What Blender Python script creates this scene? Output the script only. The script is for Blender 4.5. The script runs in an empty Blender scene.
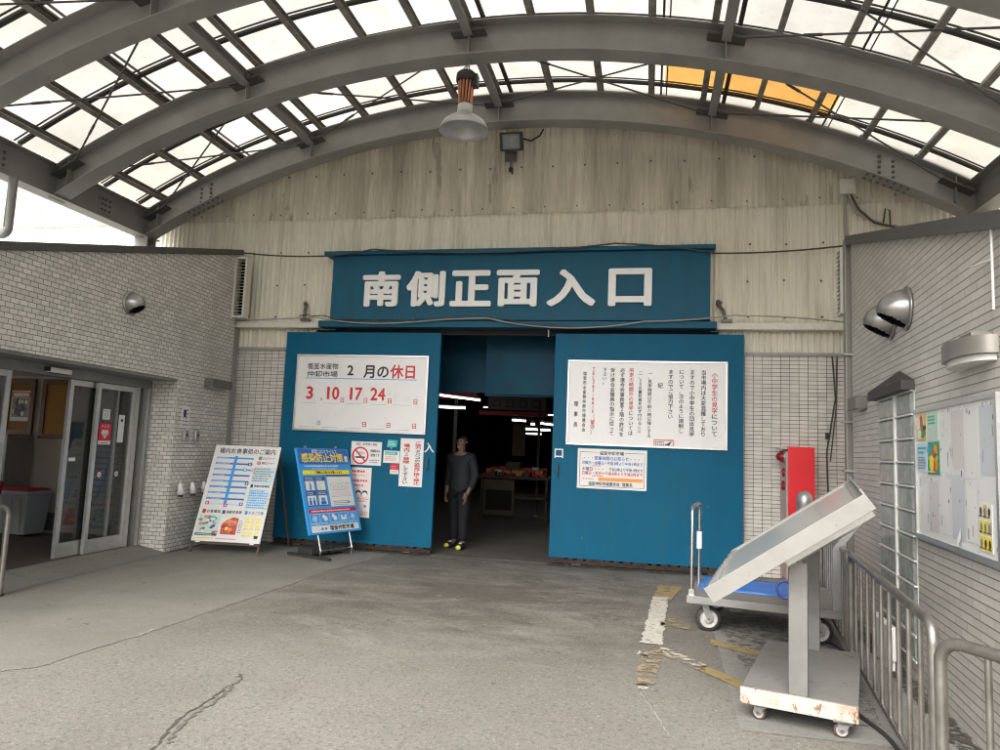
import bpy, bmesh, math, random
from mathutils import Vector, Matrix
random.seed(7)
R = math.radians
SC = bpy.context.scene
COL = SC.collection

# ------------------------------------------------------------------ camera
cam = bpy.data.cameras.new('camera'); camo = bpy.data.objects.new('camera', cam); COL.objects.link(camo)
cam.sensor_width = 36; cam.lens = 36 * 710.13 / 1000; cam.clip_start = 0.05; cam.clip_end = 2000
CH = 1.4954
yaw, pitch, roll = 0.207844, 0.103225, 0.0398646
f = Vector((-math.sin(yaw) * math.cos(pitch), math.cos(yaw) * math.cos(pitch), math.sin(pitch)))
r = Vector((math.cos(yaw), math.sin(yaw), 0)); u = r.cross(f)
r2 = math.cos(roll) * r + math.sin(roll) * u; u2 = -math.sin(roll) * r + math.cos(roll) * u
camo.matrix_world = Matrix(((r2.x, u2.x, -f.x, 0), (r2.y, u2.y, -f.y, 0), (r2.z, u2.z, -f.z, CH), (0, 0, 0, 1)))
SC.camera = camo

# ------------------------------------------------------------------ light
SUN_EL, SUN_AZ = 40, 189          # azimuth clockwise from +Y
w = bpy.data.worlds.new('World'); SC.world = w; w.use_nodes = True
nt = w.node_tree; bg = nt.nodes['Background']
sky = nt.nodes.new('ShaderNodeTexSky'); sky.sky_type = 'NISHITA'; sky.sun_disc = False
sky.sun_elevation = R(SUN_EL); sky.sun_rotation = R(SUN_AZ)
sky.dust_density = 6; sky.air_density = 1.2; sky.ozone_density = 1.0
hsv = nt.nodes.new('ShaderNodeHueSaturation'); hsv.inputs['Saturation'].default_value = 0.25
nt.links.new(sky.outputs[0], hsv.inputs['Color']); nt.links.new(hsv.outputs[0], bg.inputs[0])
bg.inputs[1].default_value = 0.15
sl = bpy.data.lights.new('sun', 'SUN'); sl.energy = 0.8; sl.angle = R(42); sl.color = (1, .96, .9)
so = bpy.data.objects.new('sun', sl); COL.objects.link(so)
sd = Vector((math.sin(R(SUN_AZ)) * math.cos(R(SUN_EL)), math.cos(R(SUN_AZ)) * math.cos(R(SUN_EL)), math.sin(R(SUN_EL))))
so.rotation_euler = sd.to_track_quat('Z', 'Y').to_euler()
SC.view_settings.view_transform = 'Standard'; SC.view_settings.look = 'None'
SC.view_settings.gamma = 1; SC.view_settings.use_curve_mapping = False
SC.view_settings.exposure = 1.46
SC.render.engine = 'CYCLES'
SC.cycles.use_denoising = True; SC.cycles.filter_width = 1.1
SC.cycles.max_bounces = 10; SC.cycles.diffuse_bounces = 6; SC.cycles.glossy_bounces = 4
SC.cycles.transmission_bounces = 8; SC.cycles.transparent_max_bounces = 12
SC.cycles.sample_clamp_indirect = 8

# ------------------------------------------------------------------ materials
MATS = {}
def mat(name, col=(.5, .5, .5), rough=.6, metal=0.0, var=0.0, vscale=4.0, stretch=(1, 1, 1), dirt=None, dscale=1.5, damt=.5, dlo=.5,
        bump=0.0, bscale=60, spec=.5, emit=None, estr=0.0):
    """procedural painted / printed / metal surface: base colour, broad tone variation, dirt patches, fine bump"""
    m = bpy.data.materials.new(name); m.use_nodes = True; MATS[name] = m
    t = m.node_tree; b = t.nodes['Principled BSDF']
    b.inputs['Roughness'].default_value = rough; b.inputs['Metallic'].default_value = metal
    b.inputs['Specular IOR Level'].default_value = spec
    b.inputs['Base Color'].default_value = (*col, 1)
    if emit:
        b.inputs['Emission Color'].default_value = (*emit, 1); b.inputs['Emission Strength'].default_value = estr
    if var or dirt or bump:
        tc = t.nodes.new('ShaderNodeTexCoord'); mp = t.nodes.new('ShaderNodeMapping'); mp.inputs['Scale'].default_value = stretch
        t.links.new(tc.outputs['Object'], mp.inputs[0])
        cur = None
        rgb = t.nodes.new('ShaderNodeRGB'); rgb.outputs[0].default_value = (*col, 1); cur = rgb.outputs[0]
        if var:
            n = t.nodes.new('ShaderNodeTexNoise'); n.inputs['Scale'].default_value = vscale; n.inputs['Detail'].default_value = 6
            n.inputs['Roughness'].default_value = .65
            t.links.new(mp.outputs[0], n.inputs['Vector'])
            mr = t.nodes.new('ShaderNodeMapRange'); mr.inputs[1].default_value = .3; mr.inputs[2].default_value = .7
            mr.inputs[3].default_value = 1 - var; mr.inputs[4].default_value = 1 + var
            t.links.new(n.outputs['Fac'], mr.inputs[0])
            mx = t.nodes.new('ShaderNodeMix'); mx.data_type = 'RGBA'; mx.blend_type = 'MULTIPLY'; mx.inputs[0].default_value = 1
            t.links.new(cur, mx.inputs[6]); t.links.new(mr.outputs[0], mx.inputs[7]); cur = mx.outputs[2]
            rr = t.nodes.new('ShaderNodeMapRange'); rr.inputs[3].default_value = max(.05, rough - .12); rr.inputs[4].default_value = min(1, rough + .12)
            t.links.new(n.outputs['Fac'], rr.inputs[0]); t.links.new(rr.outputs[0], b.inputs['Roughness'])
        if dirt:
            n2 = t.nodes.new('ShaderNodeTexNoise'); n2.inputs['Scale'].default_value = dscale; n2.inputs['Detail'].default_value = 9
            n2.inputs['Roughness'].default_value = .7
            t.links.new(mp.outputs[0], n2.inputs['Vector'])
            cr = t.nodes.new('ShaderNodeMapRange'); cr.inputs[1].default_value = dlo; cr.inputs[2].default_value = dlo + .25
            cr.inputs[3].default_value = 0; cr.inputs[4].default_value = damt
            t.links.new(n2.outputs['Fac'], cr.inputs[0])
            mx = t.nodes.new('ShaderNodeMix'); mx.data_type = 'RGBA'; mx.inputs[7].default_value = (*dirt, 1)
            t.links.new(cr.outputs[0], mx.inputs[0]); t.links.new(cur, mx.inputs[6]); cur = mx.outputs[2]
        t.links.new(cur, b.inputs['Base Color'])
        if bump:
            n3 = t.nodes.new('ShaderNodeTexNoise'); n3.inputs['Scale'].default_value = bscale; n3.inputs['Detail'].default_value = 4
            t.links.new(tc.outputs['Object'], n3.inputs['Vector'])
            bp = t.nodes.new('ShaderNodeBump'); bp.inputs['Strength'].default_value = bump; bp.inputs['Distance'].default_value = .01
            t.links.new(n3.outputs['Fac'], bp.inputs['Height']); t.links.new(bp.outputs[0], b.inputs['Normal'])
    return m

def tile_mat(name, c1, c2, mortar, bw, rh, off, dark_mark=(.30, .285, .25)):
    m = bpy.data.materials.new(name); m.use_nodes = True; MATS[name] = m
    t = m.node_tree; b = t.nodes['Principled BSDF']
    uv = t.nodes.new('ShaderNodeUVMap'); uv.uv_map = 'UVMap'
    br = t.nodes.new('ShaderNodeTexBrick'); br.inputs['Scale'].default_value = 1; br.offset = off
    br.inputs['Brick Width'].default_value = bw; br.inputs['Row Height'].default_value = rh
    br.inputs['Mortar Size'].default_value = .0034; br.inputs['Mortar Smooth'].default_value = .15; br.inputs['Bias'].default_value = 0
    br.inputs['Color1'].default_value = (*c1, 1); br.inputs['Color2'].default_value = (*c2, 1); br.inputs['Mortar'].default_value = (*mortar, 1)
    t.links.new(uv.outputs[0], br.inputs['Vector'])
    tc = t.nodes.new('ShaderNodeTexCoord'); n = t.nodes.new('ShaderNodeTexNoise'); n.inputs['Scale'].default_value = 1.3; n.inputs['Detail'].default_value = 8
    mp = t.nodes.new('ShaderNodeMapping'); mp.inputs['Scale'].default_value = (1, 1, .45); t.links.new(tc.outputs['Object'], mp.inputs[0])
    t.links.new(mp.outputs[0], n.inputs['Vector'])
    mr = t.nodes.new('ShaderNodeMapRange'); mr.inputs[1].default_value = .48; mr.inputs[2].default_value = .8; mr.inputs[4].default_value = .45
    t.links.new(n.outputs['Fac'], mr.inputs[0])
    mx = t.nodes.new('ShaderNodeMix'); mx.data_type = 'RGBA'; mx.inputs[7].default_value = (*dark_mark, 1)
    t.links.new(mr.outputs[0], mx.inputs[0]); t.links.new(br.outputs['Color'], mx.inputs[6]); t.links.new(mx.outputs[2], b.inputs['Base Color'])
    b.inputs['Roughness'].default_value = .45
    bp = t.nodes.new('ShaderNodeBump'); bp.inputs['Strength'].default_value = .6; bp.inputs['Distance'].default_value = .004; bp.invert = True
    t.links.new(br.outputs['Fac'], bp.inputs['Height']); t.links.new(bp.outputs[0], b.inputs['Normal'])
    return m

def flecks(name, col, scale, thr, amt=.9, stretch=(1, 1, 1)):
    m = MATS[name]; t = m.node_tree; b = t.nodes['Principled BSDF']; src = b.inputs['Base Color'].links[0].from_socket
    tc = t.nodes.new('ShaderNodeTexCoord'); mp = t.nodes.new('ShaderNodeMapping'); mp.inputs['Scale'].default_value = stretch; t.links.new(tc.outputs['Object'], mp.inputs[0])
    n = t.nodes.new('ShaderNodeTexNoise'); n.inputs['Scale'].default_value = scale; n.inputs['Detail'].default_value = 6; n.inputs['Roughness'].default_value = .65; t.links.new(mp.outputs[0], n.inputs['Vector'])
    q = t.nodes.new('ShaderNodeMapRange'); q.inputs[1].default_value = thr; q.inputs[2].default_value = thr + .025; q.inputs[4].default_value = amt; t.links.new(n.outputs['Fac'], q.inputs[0])
    mx = t.nodes.new('ShaderNodeMix'); mx.data_type = 'RGBA'; mx.inputs[7].default_value = (*col, 1); t.links.new(q.outputs[0], mx.inputs[0]); t.links.new(src, mx.inputs[6]); t.links.new(mx.outputs[2], b.inputs['Base Color'])
tile_mat('tile_running', (.71, .685, .63), (.56, .54, .49), (.125, .118, .10), .103, .0515, .5)
tile_mat('tile_stack', (.66, .63, .58), (.54, .52, .475), (.07, .065, .056), .112, .0515, 0.0)
tile_mat('tile_right', (.58, .56, .515), (.50, .48, .44), (.40, .38, .345), .206, .0515, .5)
t = MATS['tile_right'].node_tree; uvn = [n for n in t.nodes if n.type == 'UVMAP'][0]; sp = t.nodes.new('ShaderNodeSeparateXYZ'); t.links.new(uvn.outputs[0], sp.inputs[0])
dv = t.nodes.new('ShaderNodeMath'); dv.operation = 'DIVIDE'; dv.inputs[1].default_value = .0515; t.links.new(sp.outputs['Y'], dv.inputs[0])
fc_ = t.nodes.new('ShaderNodeMath'); fc_.operation = 'FRACT'; t.links.new(dv.outputs[0], fc_.inputs[0])
lt = t.nodes.new('ShaderNodeMath'); lt.operation = 'LESS_THAN'; lt.inputs[1].default_value = .085; t.links.new(fc_.outputs[0], lt.inputs[0])
mx = t.nodes.new('ShaderNodeMix'); mx.data_type = 'RGBA'; mx.inputs[7].default_value = (.10, .094, .082, 1); b_ = t.nodes['Principled BSDF']
src = b_.inputs['Base Color'].links[0].from_socket; t.links.new(lt.outputs[0], mx.inputs[0]); t.links.new(src, mx.inputs[6]); t.links.new(mx.outputs[2], b_.inputs['Base Color'])

def ground_mat(name, kind):
    m = bpy.data.materials.new(name); m.use_nodes = True
    t = m.node_tree; b = t.nodes['Principled BSDF']; tc = t.nodes.new('ShaderNodeTexCoord')
    def noise(s, d=8, ro=.6, st=(1, 1, 1), dist=0):
        mp = t.nodes.new('ShaderNodeMapping'); mp.inputs['Scale'].default_value = st; t.links.new(tc.outputs['Object'], mp.inputs[0])
        n = t.nodes.new('ShaderNodeTexNoise'); n.inputs['Scale'].default_value = s; n.inputs['Detail'].default_value = d
        n.inputs['Roughness'].default_value = ro; n.inputs['Distortion'].default_value = dist
        t.links.new(mp.outputs[0], n.inputs['Vector']); return n.outputs['Fac']
    def ramp(x, a, c, lo, hi):
        q = t.nodes.new('ShaderNodeMapRange'); q.inputs[1].default_value = a; q.inputs[2].default_value = c
        q.inputs[3].default_value = lo; q.inputs[4].default_value = hi; t.links.new(x, q.inputs[0]); return q.outputs[0]
    def mix(fac, a, c, mode='MIX'):
        q = t.nodes.new('ShaderNodeMix'); q.data_type = 'RGBA'; q.blend_type = mode
        if isinstance(fac, float): q.inputs[0].default_value = fac
        else: t.links.new(fac, q.inputs[0])
        for s, i in ((a, 6), (c, 7)):
            if isinstance(s, tuple): q.inputs[i].default_value = (*s, 1)
            else: t.links.new(s, q.inputs[i])
        return q.outputs[2]
    sx = t.nodes.new('ShaderNodeSeparateXYZ'); t.links.new(tc.outputs['Object'], sx.inputs[0])
    def mul(*q):
        cur = q[0]
        for k in q[1:]:
            m_ = t.nodes.new('ShaderNodeMath'); m_.operation = 'MULTIPLY'; t.links.new(cur, m_.inputs[0]); t.links.new(k, m_.inputs[1]); cur = m_.outputs[0]
        return cur
    if kind == 'rough':
        c = mix(ramp(noise(.7, 7), .35, .65, 0, 1), (.180, .170, .148), (.228, .217, .192))
        c = mix(ramp(noise(5, 8, .7), .5, .75, 0, .45), c, (.19, .175, .145))
        area = mul(ramp(sx.outputs['Y'], 4.6, 6.3, .12, 1), ramp(sx.outputs['X'], .9, -.4, .15, 1), ramp(sx.outputs['X'], -4.6, -3.0, .1, 1))
        c = mix(mul(area, ramp(noise(1.3, 11, .74, (.55, 1, 1), .9), .38, .56, 0, .9)), c, (.092, .084, .068))      # grime trodden in front of the doors
        c = mix(mul(area, ramp(noise(2.6, 12, .82, (.6, 1, 1), 1.6), .53, .59, 0, .62)), c, (.075, .069, .055))
        c = mix(mul(area, ramp(noise(1.9, 12, .8, (.5, 1.3, 1), 2.2), .57, .61, 0, .6)), c, (.055, .05, .041))
        c = mix(mul(area, ramp(noise(4.1, 12, .8, (.6, 1, 1), 1.0), .58, .63, 0, .45)), c, (.33, .315, .275))
        c = mix(ramp(noise(3.2, 9, .75, (1, 1, 1), 1.2), .62, .74, 0, .4), c, (.36, .345, .31))
        sc1, sc2 = .75, .7
    else:
        c = mix(ramp(noise(.9, 8), .35, .65, 0, 1), *(((.175, .169, .145), (.215, .208, .182)) if kind == 'smooth' else ((.20, .198, .182), (.255, .252, .235))))
        c = mix(ramp(noise(2.4, 10, .72, (.5, 1, 1), .8), .52, .70, 0, .6), c, (.15, .145, .122))
        c = mix(ramp(noise(6, 10, .75), .60, .74, 0, .4), c, (.34, .33, .30))
        sc1, sc2 = .3, .25
    c = mix(ramp(noise(30, 5, .85), .51, .62, 0, sc1), c, (.075, .069, .056))        # dark aggregate
    c = mix(ramp(noise(46, 5, .8, (1, 1, 1), .3), .56, .68, 0, sc2), c, (.47, .45, .40))         # pale aggregate
    c = mix(ramp(noise(95, 4, .7), .52, .70, 0, sc1 * .8), c, (.06, .055, .046))
    c = mix(ramp(noise(9, 3, .5), .715, .735, 0, .75), c, (.07, .063, .055))        # gum spots
    t.links.new(c, b.inputs['Base Color'])
    t.links.new(ramp(noise(1.7, 10, .72, (1, .5, 1), .6), .4, .75, .9, .55), b.inputs['Roughness'])
    bp = t.nodes.new('ShaderNodeBump'); bp.inputs['Strength'].default_value = .5; bp.inputs['Distance'].default_value = .006
    t.links.new(noise(90, 5, .7), bp.inputs['Height']); t.links.new(bp.outputs[0], b.inputs['Normal'])
    MATS[name] = m
ground_mat('ground', 'rough'); ground_mat('apron', 'smooth'); ground_mat('slab', 'slab')

def panel_mat(name, col, amt=.85):
    m = bpy.data.materials.new(name); m.use_nodes = True; MATS[name] = m
    t = m.node_tree; t.nodes.remove(t.nodes['Principled BSDF']); o = t.nodes['Material Output']
    tc = t.nodes.new('ShaderNodeTexCoord'); n = t.nodes.new('ShaderNodeTexNoise'); n.inputs['Scale'].default_value = 1.1; n.inputs['Detail'].default_value = 7
    n.inputs['Roughness'].default_value = .6
    t.links.new(tc.outputs['Object'], n.inputs['Vector'])
    mr = t.nodes.new('ShaderNodeMapRange'); mr.inputs[1].default_value = .35; mr.inputs[2].default_value = .7; mr.inputs[3].default_value = 1; mr.inputs[4].default_value = .74
    t.links.new(n.outputs['Fac'], mr.inputs[0])
    oi = t.nodes.new('ShaderNodeObjectInfo'); rv = t.nodes.new('ShaderNodeMapRange'); rv.inputs[3].default_value = .84; rv.inputs[4].default_value = 1.06; t.links.new(oi.outputs['Random'], rv.inputs[0])
    n2 = t.nodes.new('ShaderNodeTexNoise'); n2.inputs['Scale'].default_value = 5; n2.inputs['Detail'].default_value = 9; n2.inputs['Roughness'].default_value = .7; t.links.new(tc.outputs['Object'], n2.inputs['Vector'])
    m2 = t.nodes.new('ShaderNodeMapRange'); m2.inputs[1].default_value = .55; m2.inputs[2].default_value = .8; m2.inputs[3].default_value = 1; m2.inputs[4].default_value = .78; t.links.new(n2.outputs['Fac'], m2.inputs[0])
    p1 = t.nodes.new('ShaderNodeMath'); p1.operation = 'MULTIPLY'; t.links.new(mr.outputs[0], p1.inputs[0]); t.links.new(rv.outputs[0], p1.inputs[1])
    p2 = t.nodes.new('ShaderNodeMath'); p2.operation = 'MULTIPLY'; t.links.new(p1.outputs[0], p2.inputs[0]); t.links.new(m2.outputs[0], p2.inputs[1])
    mx = t.nodes.new('ShaderNodeMix'); mx.data_type = 'RGBA'; mx.blend_type = 'MULTIPLY'; mx.inputs[0].default_value = 1; mx.inputs[6].default_value = (*col, 1)
    t.links.new(p2.outputs[0], mx.inputs[7])
    tr = t.nodes.new('ShaderNodeBsdfTranslucent'); df = t.nodes.new('ShaderNodeBsdfDiffuse'); ms = t.nodes.new('ShaderNodeMixShader'); ms.inputs[0].default_value = 1 - amt
    t.links.new(mx.outputs[2], tr.inputs[0]); t.links.new(mx.outputs[2], df.inputs[0])
    t.links.new(tr.outputs[0], ms.inputs[1]); t.links.new(df.outputs[0], ms.inputs[2]); t.links.new(ms.outputs[0], o.inputs[0])
panel_mat('roof_sheet', (.48, .465, .42)); panel_mat('orange_sheet', (.46, .25, .07), .8)

def glass_mat(name, tint=(.85, .9, .9), op=.12, ro=.03):
    m = bpy.data.materials.new(name); m.use_nodes = True; MATS[name] = m
    t = m.node_tree; t.nodes.remove(t.nodes['Principled BSDF']); o = t.nodes['Material Output']
    tr = t.nodes.new('ShaderNodeBsdfTransparent'); tr.inputs[0].default_value = (*tint, 1)
    gl = t.nodes.new('ShaderNodeBsdfGlossy'); gl.inputs['Roughness'].default_value = ro
    fr = t.nodes.new('ShaderNodeFresnel'); fr.inputs[0].default_value = 1.5
    ad = t.nodes.new('ShaderNodeMath'); ad.operation = 'ADD'; ad.inputs[1].default_value = op * .3; t.links.new(fr.outputs[0], ad.inputs[0])
    ms = t.nodes.new('ShaderNodeMixShader'); t.links.new(ad.outputs[0], ms.inputs[0]); t.links.new(tr.outputs[0], ms.inputs[1]); t.links.new(gl.outputs[0], ms.inputs[2])
    df = t.nodes.new('ShaderNodeBsdfDiffuse'); df.inputs[0].default_value = (.55, .56, .54, 1)
    m2 = t.nodes.new('ShaderNodeMixShader'); m2.inputs[0].default_value = op
    t.links.new(ms.outputs[0], m2.inputs[1]); t.links.new(df.outputs[0], m2.inputs[2]); t.links.new(m2.outputs[0], o.inputs[0])
glass_mat('door_glass', (.90, .92, .91), .03); glass_mat('display_glass', (.8, .82, .82), .30, .16)

mat('steel_paint', (.27, .265, .245), .5, var=.16, vscale=2.2, dirt=(.24, .21, .17), dscale=1.2, damt=.35)
mat('steel_dark', (.075, .074, .07), .55, var=.2, vscale=3, dirt=(.16, .14, .11), dscale=2, damt=.5)
mat('purlin_paint', (.27, .255, .22), .6, var=.3, vscale=9, dirt=(.07, .062, .052), dscale=5, damt=.8)
mat('bar_dark', (.05, .047, .042), .6)
mat('bolt', (.10, .098, .092), .5)
mat('clad', (.72, .675, .55), .62, var=.07, vscale=1.2, stretch=(4, 1, .35), dirt=(.40, .365, .285), dscale=.75, damt=.9, dlo=.38)
flecks('clad', (.20, .17, .12), 1.6, .60, .5, (2.2, 1, .5)); flecks('clad', (.22, .19, .14), 6, .70, .6, (1.6, 1, .6))
mat('clad_pale', (.72, .685, .575), .62, var=.07, vscale=2, stretch=(6, 1, .35), dirt=(.36, .325, .25), dscale=1.1, damt=.7)
mat('flashing', (.66, .64, .57), .55, var=.12, vscale=3, dirt=(.30, .26, .19), dscale=3, damt=.7)
mat('door_blue', (.004, .098, .185), .5, var=.10, vscale=1.4, stretch=(1, 1, .5), dirt=(.012, .075, .115), dscale=1.2, damt=.55, bump=.12, bscale=3, spec=.12)
mat('sign_blue', (.010, .088, .150), .55, var=.12, vscale=1.5, stretch=(3, 1, .5), dirt=(.02, .065, .09), dscale=1.6, damt=.5, spec=.22)
mat('rust', (.03, .019, .015), .85, var=.5, vscale=20, dirt=(.085, .066, .055), dscale=14, damt=.7)
mat('white_enamel', (.74, .74, .72), .35, var=.04, vscale=6)
mat('board_white', (.74, .74, .735), .3, var=.025, vscale=3, dirt=(.6, .59, .56), dscale=4, damt=.3)
mat('alu', (.55, .55, .54), .38, metal=.75, var=.12, vscale=8)
mat('alu_dull', (.25, .248, .235), .5, metal=.5, var=.14, vscale=5)
mat('stainless', (.58, .57, .55), .27, metal=1, var=.08, vscale=5, stretch=(1, 1, 1), dirt=(.3, .28, .25), dscale=5, damt=.35)
mat('galv', (.42, .43, .43), .42, metal=.8, var=.2, vscale=14)
mat('gate_steel', (.36, .345, .32), .36, metal=.9, var=.18, vscale=9, dirt=(.14, .11, .08), dscale=6, damt=.5)
mat('white_panel', (.27, .265, .248), .42, metal=.25, var=.08, vscale=6, dirt=(.34, .32, .28), dscale=5, damt=.5)
mat('rusty_white', (.38, .37, .335), .55, var=.1, vscale=8, dirt=(.34, .19, .10), dscale=9, damt=1.0)
mat('deck_grey', (.23, .228, .215), .45, metal=.2, var=.25, vscale=3, dirt=(.10, .095, .085), dscale=3, damt=.7)
mat('rubber', (.028, .027, .026), .7, var=.2, vscale=20)
mat('wheel_rim', (.40, .39, .37), .45, var=.2, vscale=20, dirt=(.12, .1, .08), dscale=16, damt=.7)
mat('wheel_brown', (.075, .045, .038), .6, var=.3, vscale=20)
mat('tarp_blue', (.035, .16, .52), .5, var=.15, vscale=6, bump=.4, bscale=14)
mat('red_paint', (.72, .022, .03), .38, var=.06, vscale=3)
mat('red_dark', (.22, .008, .02), .2)
mat('pink_side', (.42, .33, .32), .5, var=.1)
mat('grey_panel', (.33, .33, .315), .5, var=.08, vscale=3)
mat('coping', (.085, .08, .074), .55, var=.2, vscale=3)
mat('dark_cap', (.035, .031, .03), .6, var=.2)
mat('shade_alu', (.50, .50, .49), .35, metal=.55, var=.08, vscale=10)
mat('copper', (.62, .28, .17), .3, metal=1)
mat('black_plastic', (.018, .018, .018), .45)
mat('lamp_glass', (.20, .21, .205), .25, var=.1)
mat('cable', (.06, .055, .05), .7)
mat('cable_pale', (.33, .30, .25), .7)
mat('duct', (.28, .28, .27), .42, metal=.35, var=.12, vscale=6)
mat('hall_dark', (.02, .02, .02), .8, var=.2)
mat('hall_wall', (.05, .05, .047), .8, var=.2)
mat('vest_wall', (.70, .66, .57), .7, var=.04)
mat('vest_floor', (.075, .062, .052), .6, var=.2)
mat('baseboard', (.20, .19, .18), .5, var=.2, vscale=12)
mat('cork', (.40, .215, .055), .85, var=.12, vscale=60)
mat('cork_dull', (.27, .15, .055), .85, var=.12, vscale=60)
mat('wood_frame', (.13, .055, .022), .5, var=.2, vscale=10, stretch=(1, 1, .2))
mat('bin_grey', (.40, .42, .42), .5, var=.05)
mat('bin_red', (.40, .02, .03), .45)
mat('bin_blue', (.03, .09, .42), .4, var=.1)
mat('paper', (.73, .725, .71), .6, var=.02)
mat('paper_pink', (.74, .66, .64), .6, var=.03)
mat('ink_black', (.022, .022, .024), .5); mat('ink_grey', (.22, .22, .23), .5); mat('ink_red', (.52, .018, .045), .5)
mat('ink_crimson', (.58, .012, .028), .45); mat('ink_blue', (.03, .13, .48), .5); mat('ink_sky', (.04, .30, .72), .5)
mat('ink_pale_blue', (.50, .66, .78), .5); mat('ink_teal', (.04, .42, .42), .5); mat('ink_yellow', (.86, .70, .02), .5)
mat('ink_orange', (.80, .30, .03), .5); mat('ink_pink', (.66, .22, .28), .5); mat('ink_navy', (.04, .08, .26), .5); mat('ink_salmon', (.72, .28, .18), .5)
mat('ink_green', (.05, .30, .16), .5); mat('ink_mint', (.50, .68, .58), .5); mat('ink_khaki', (.62, .50, .20), .5); mat('ink_cream', (.78, .74, .55), .5); mat('ink_white', (.70, .70, .69), .5); mat('ink_foodred', (.5, .09, .05), .5)
mat('glass_block', (.30, .325, .305), .12, var=.3, vscale=11, dirt=(.17, .19, .17), dscale=6, damt=.8)
mat('grout_white', (.66, .67, .64), .5)
mat('hood_steel', (.36, .355, .34), .33, metal=.85, var=.12, vscale=10, dirt=(.2, .19, .17), dscale=6, damt=.4)
mat('hollow', (.006, .006, .006), .9)  # near-black stands in for the shade inside vent hoods and louvres
mat('wall_lamp', (.26, .245, .22), .4, metal=.5, var=.1)
mat('lamp_opal', (.60, .60, .57), .35)
mat('bronze_box', (.15, .145, .13), .45, metal=.4, var=.2, vscale=8)
mat('jacket', (.008, .011, .015), .8, var=.15, vscale=14, bump=.3, bscale=25)
mat('trousers', (.004, .005, .009), .85, var=.2, vscale=12)
mat('skin', (.15, .09, .065), .55, var=.05); mat('hair', (.014, .012, .011), .5)
mat('shoe_lime', (.62, .72, .10), .5); mat('shoe_black', (.02, .02, .022), .6); mat('shoe_grey', (.4, .4, .4), .6)
mat('tube', (.9, .9, .9), .5, emit=(1, .97, .9), estr=2.6)
mat('tube_dim', (.9, .9, .9), .5, emit=(1, .96, .88), estr=1.4)
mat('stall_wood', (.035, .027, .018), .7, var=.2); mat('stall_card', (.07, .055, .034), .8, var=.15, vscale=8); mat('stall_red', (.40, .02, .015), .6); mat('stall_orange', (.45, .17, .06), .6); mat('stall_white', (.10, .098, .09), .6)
mat('stall_pale', (.45, .44, .41), .6); mat('foam', (.70, .70, .68), .7, var=.05)
mat('frame_brown', (.075, .05, .04), .6, var=.3, vscale=15)

mat('joint_mortar', (.29, .277, .245), .85, var=.25, vscale=18, dirt=(.2, .185, .155), dscale=9, damt=1.0)
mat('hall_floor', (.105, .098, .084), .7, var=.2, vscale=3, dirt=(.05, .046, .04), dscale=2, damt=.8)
mat('board_tint', (.60, .575, .565), .5); mat('board_cool', (.53, .56, .60), .5)
flecks('door_blue', (.10, .17, .21), 7, .715, .8, (1, 1, .6)); flecks('door_blue', (.06, .035, .025), 11, .73, .8)
flecks('door_blue', (.012, .10, .155), 1.6, .56, .5, (4, 1, .35)); flecks('sign_blue', (.06, .11, .14), 5, .70, .6, (3, 1, .4))
flecks('rusty_white', (.16, .075, .035), 13, .60, .85, (1.4, 1.4, .6)); flecks('rusty_white', (.20, .19, .17), 26, .63, .8); flecks('white_panel', (.14, .13, .12), 17, .68, .6); flecks('deck_grey', (.09, .085, .075), 8, .62, .6)
flecks('steel_paint', (.16, .11, .075), 9, .70, .5); flecks('red_paint', (.30, .03, .025), 14, .70, .5)
mat('shaded_blue', (.004, .06, .105), .5, var=.15, vscale=2, dirt=(.006, .03, .05), dscale=1.5, damt=.7, spec=.15)  # darker copy of the door blue, painting in the shade behind the doors
mat('post_grey', (.185, .183, .172), .45, metal=.35, var=.14, vscale=6, dirt=(.10, .095, .085), dscale=5, damt=.6)
# ------------------------------------------------------------------ glyphs
TXT = ('南側正面入口塩釜水産物仲卸市場2月の休日310172475小中学生の見学について当市場内は大変混雑しておりますので小中学生の団体見学について、次のように規制しますのでご協力下さい記'
       '一、見学時間は午前八時以降とする二、20名責任者を必ず付けること所定の時間外の見学については必ず連合会事務室2階の許可を受け連合会職員の指示に従って下さい。TEL362-6616（留守）'
       '塩釜市水産物仲卸市場連合会理事長営業時間のお知らせ・・月曜日〜金曜日＝午前3時より午後1時まで木曜日土曜日祝NOSMOKING当施設内は禁煙ですタバコの吸殻投げ捨て'
       '場内お食事処のご案内新型コロナウイルス感染防止対策ご理解とご協力をお願いします入場時マスク着用手指消毒AEDｱ食堂寿司海鮮丼どんぶりコーナーたまご工房')
GL = {}
def load_glyphs():
    obs = {}
    for ch in sorted(set(TXT)):
        c = bpy.data.curves.new('g', 'FONT'); c.body = ch; c.size = 1; c.resolution_u = 3
        o = bpy.data.objects.new('g', c); COL.objects.link(o); obs[ch] = (o, c)
    bpy.context.view_layer.update()
    dg = bpy.context.evaluated_depsgraph_get()
    for ch, (o, c) in obs.items():
        me = bpy.data.meshes.new_from_object(o.evaluated_get(dg))
        vs = [(v.co.x, v.co.y) for v in me.vertices]; fs = [tuple(p.vertices) for p in me.polygons]
        if vs:
            x0 = min(v[0] for v in vs); x1 = max(v[0] for v in vs); y0 = min(v[1] for v in vs); y1 = max(v[1] for v in vs)
        else: x0 = x1 = y0 = y1 = 0
        GL[ch] = (vs, fs, x0, x1, y0, y1)
        bpy.data.meshes.remove(me); bpy.data.objects.remove(o); bpy.data.curves.remove(c)
load_glyphs()

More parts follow.
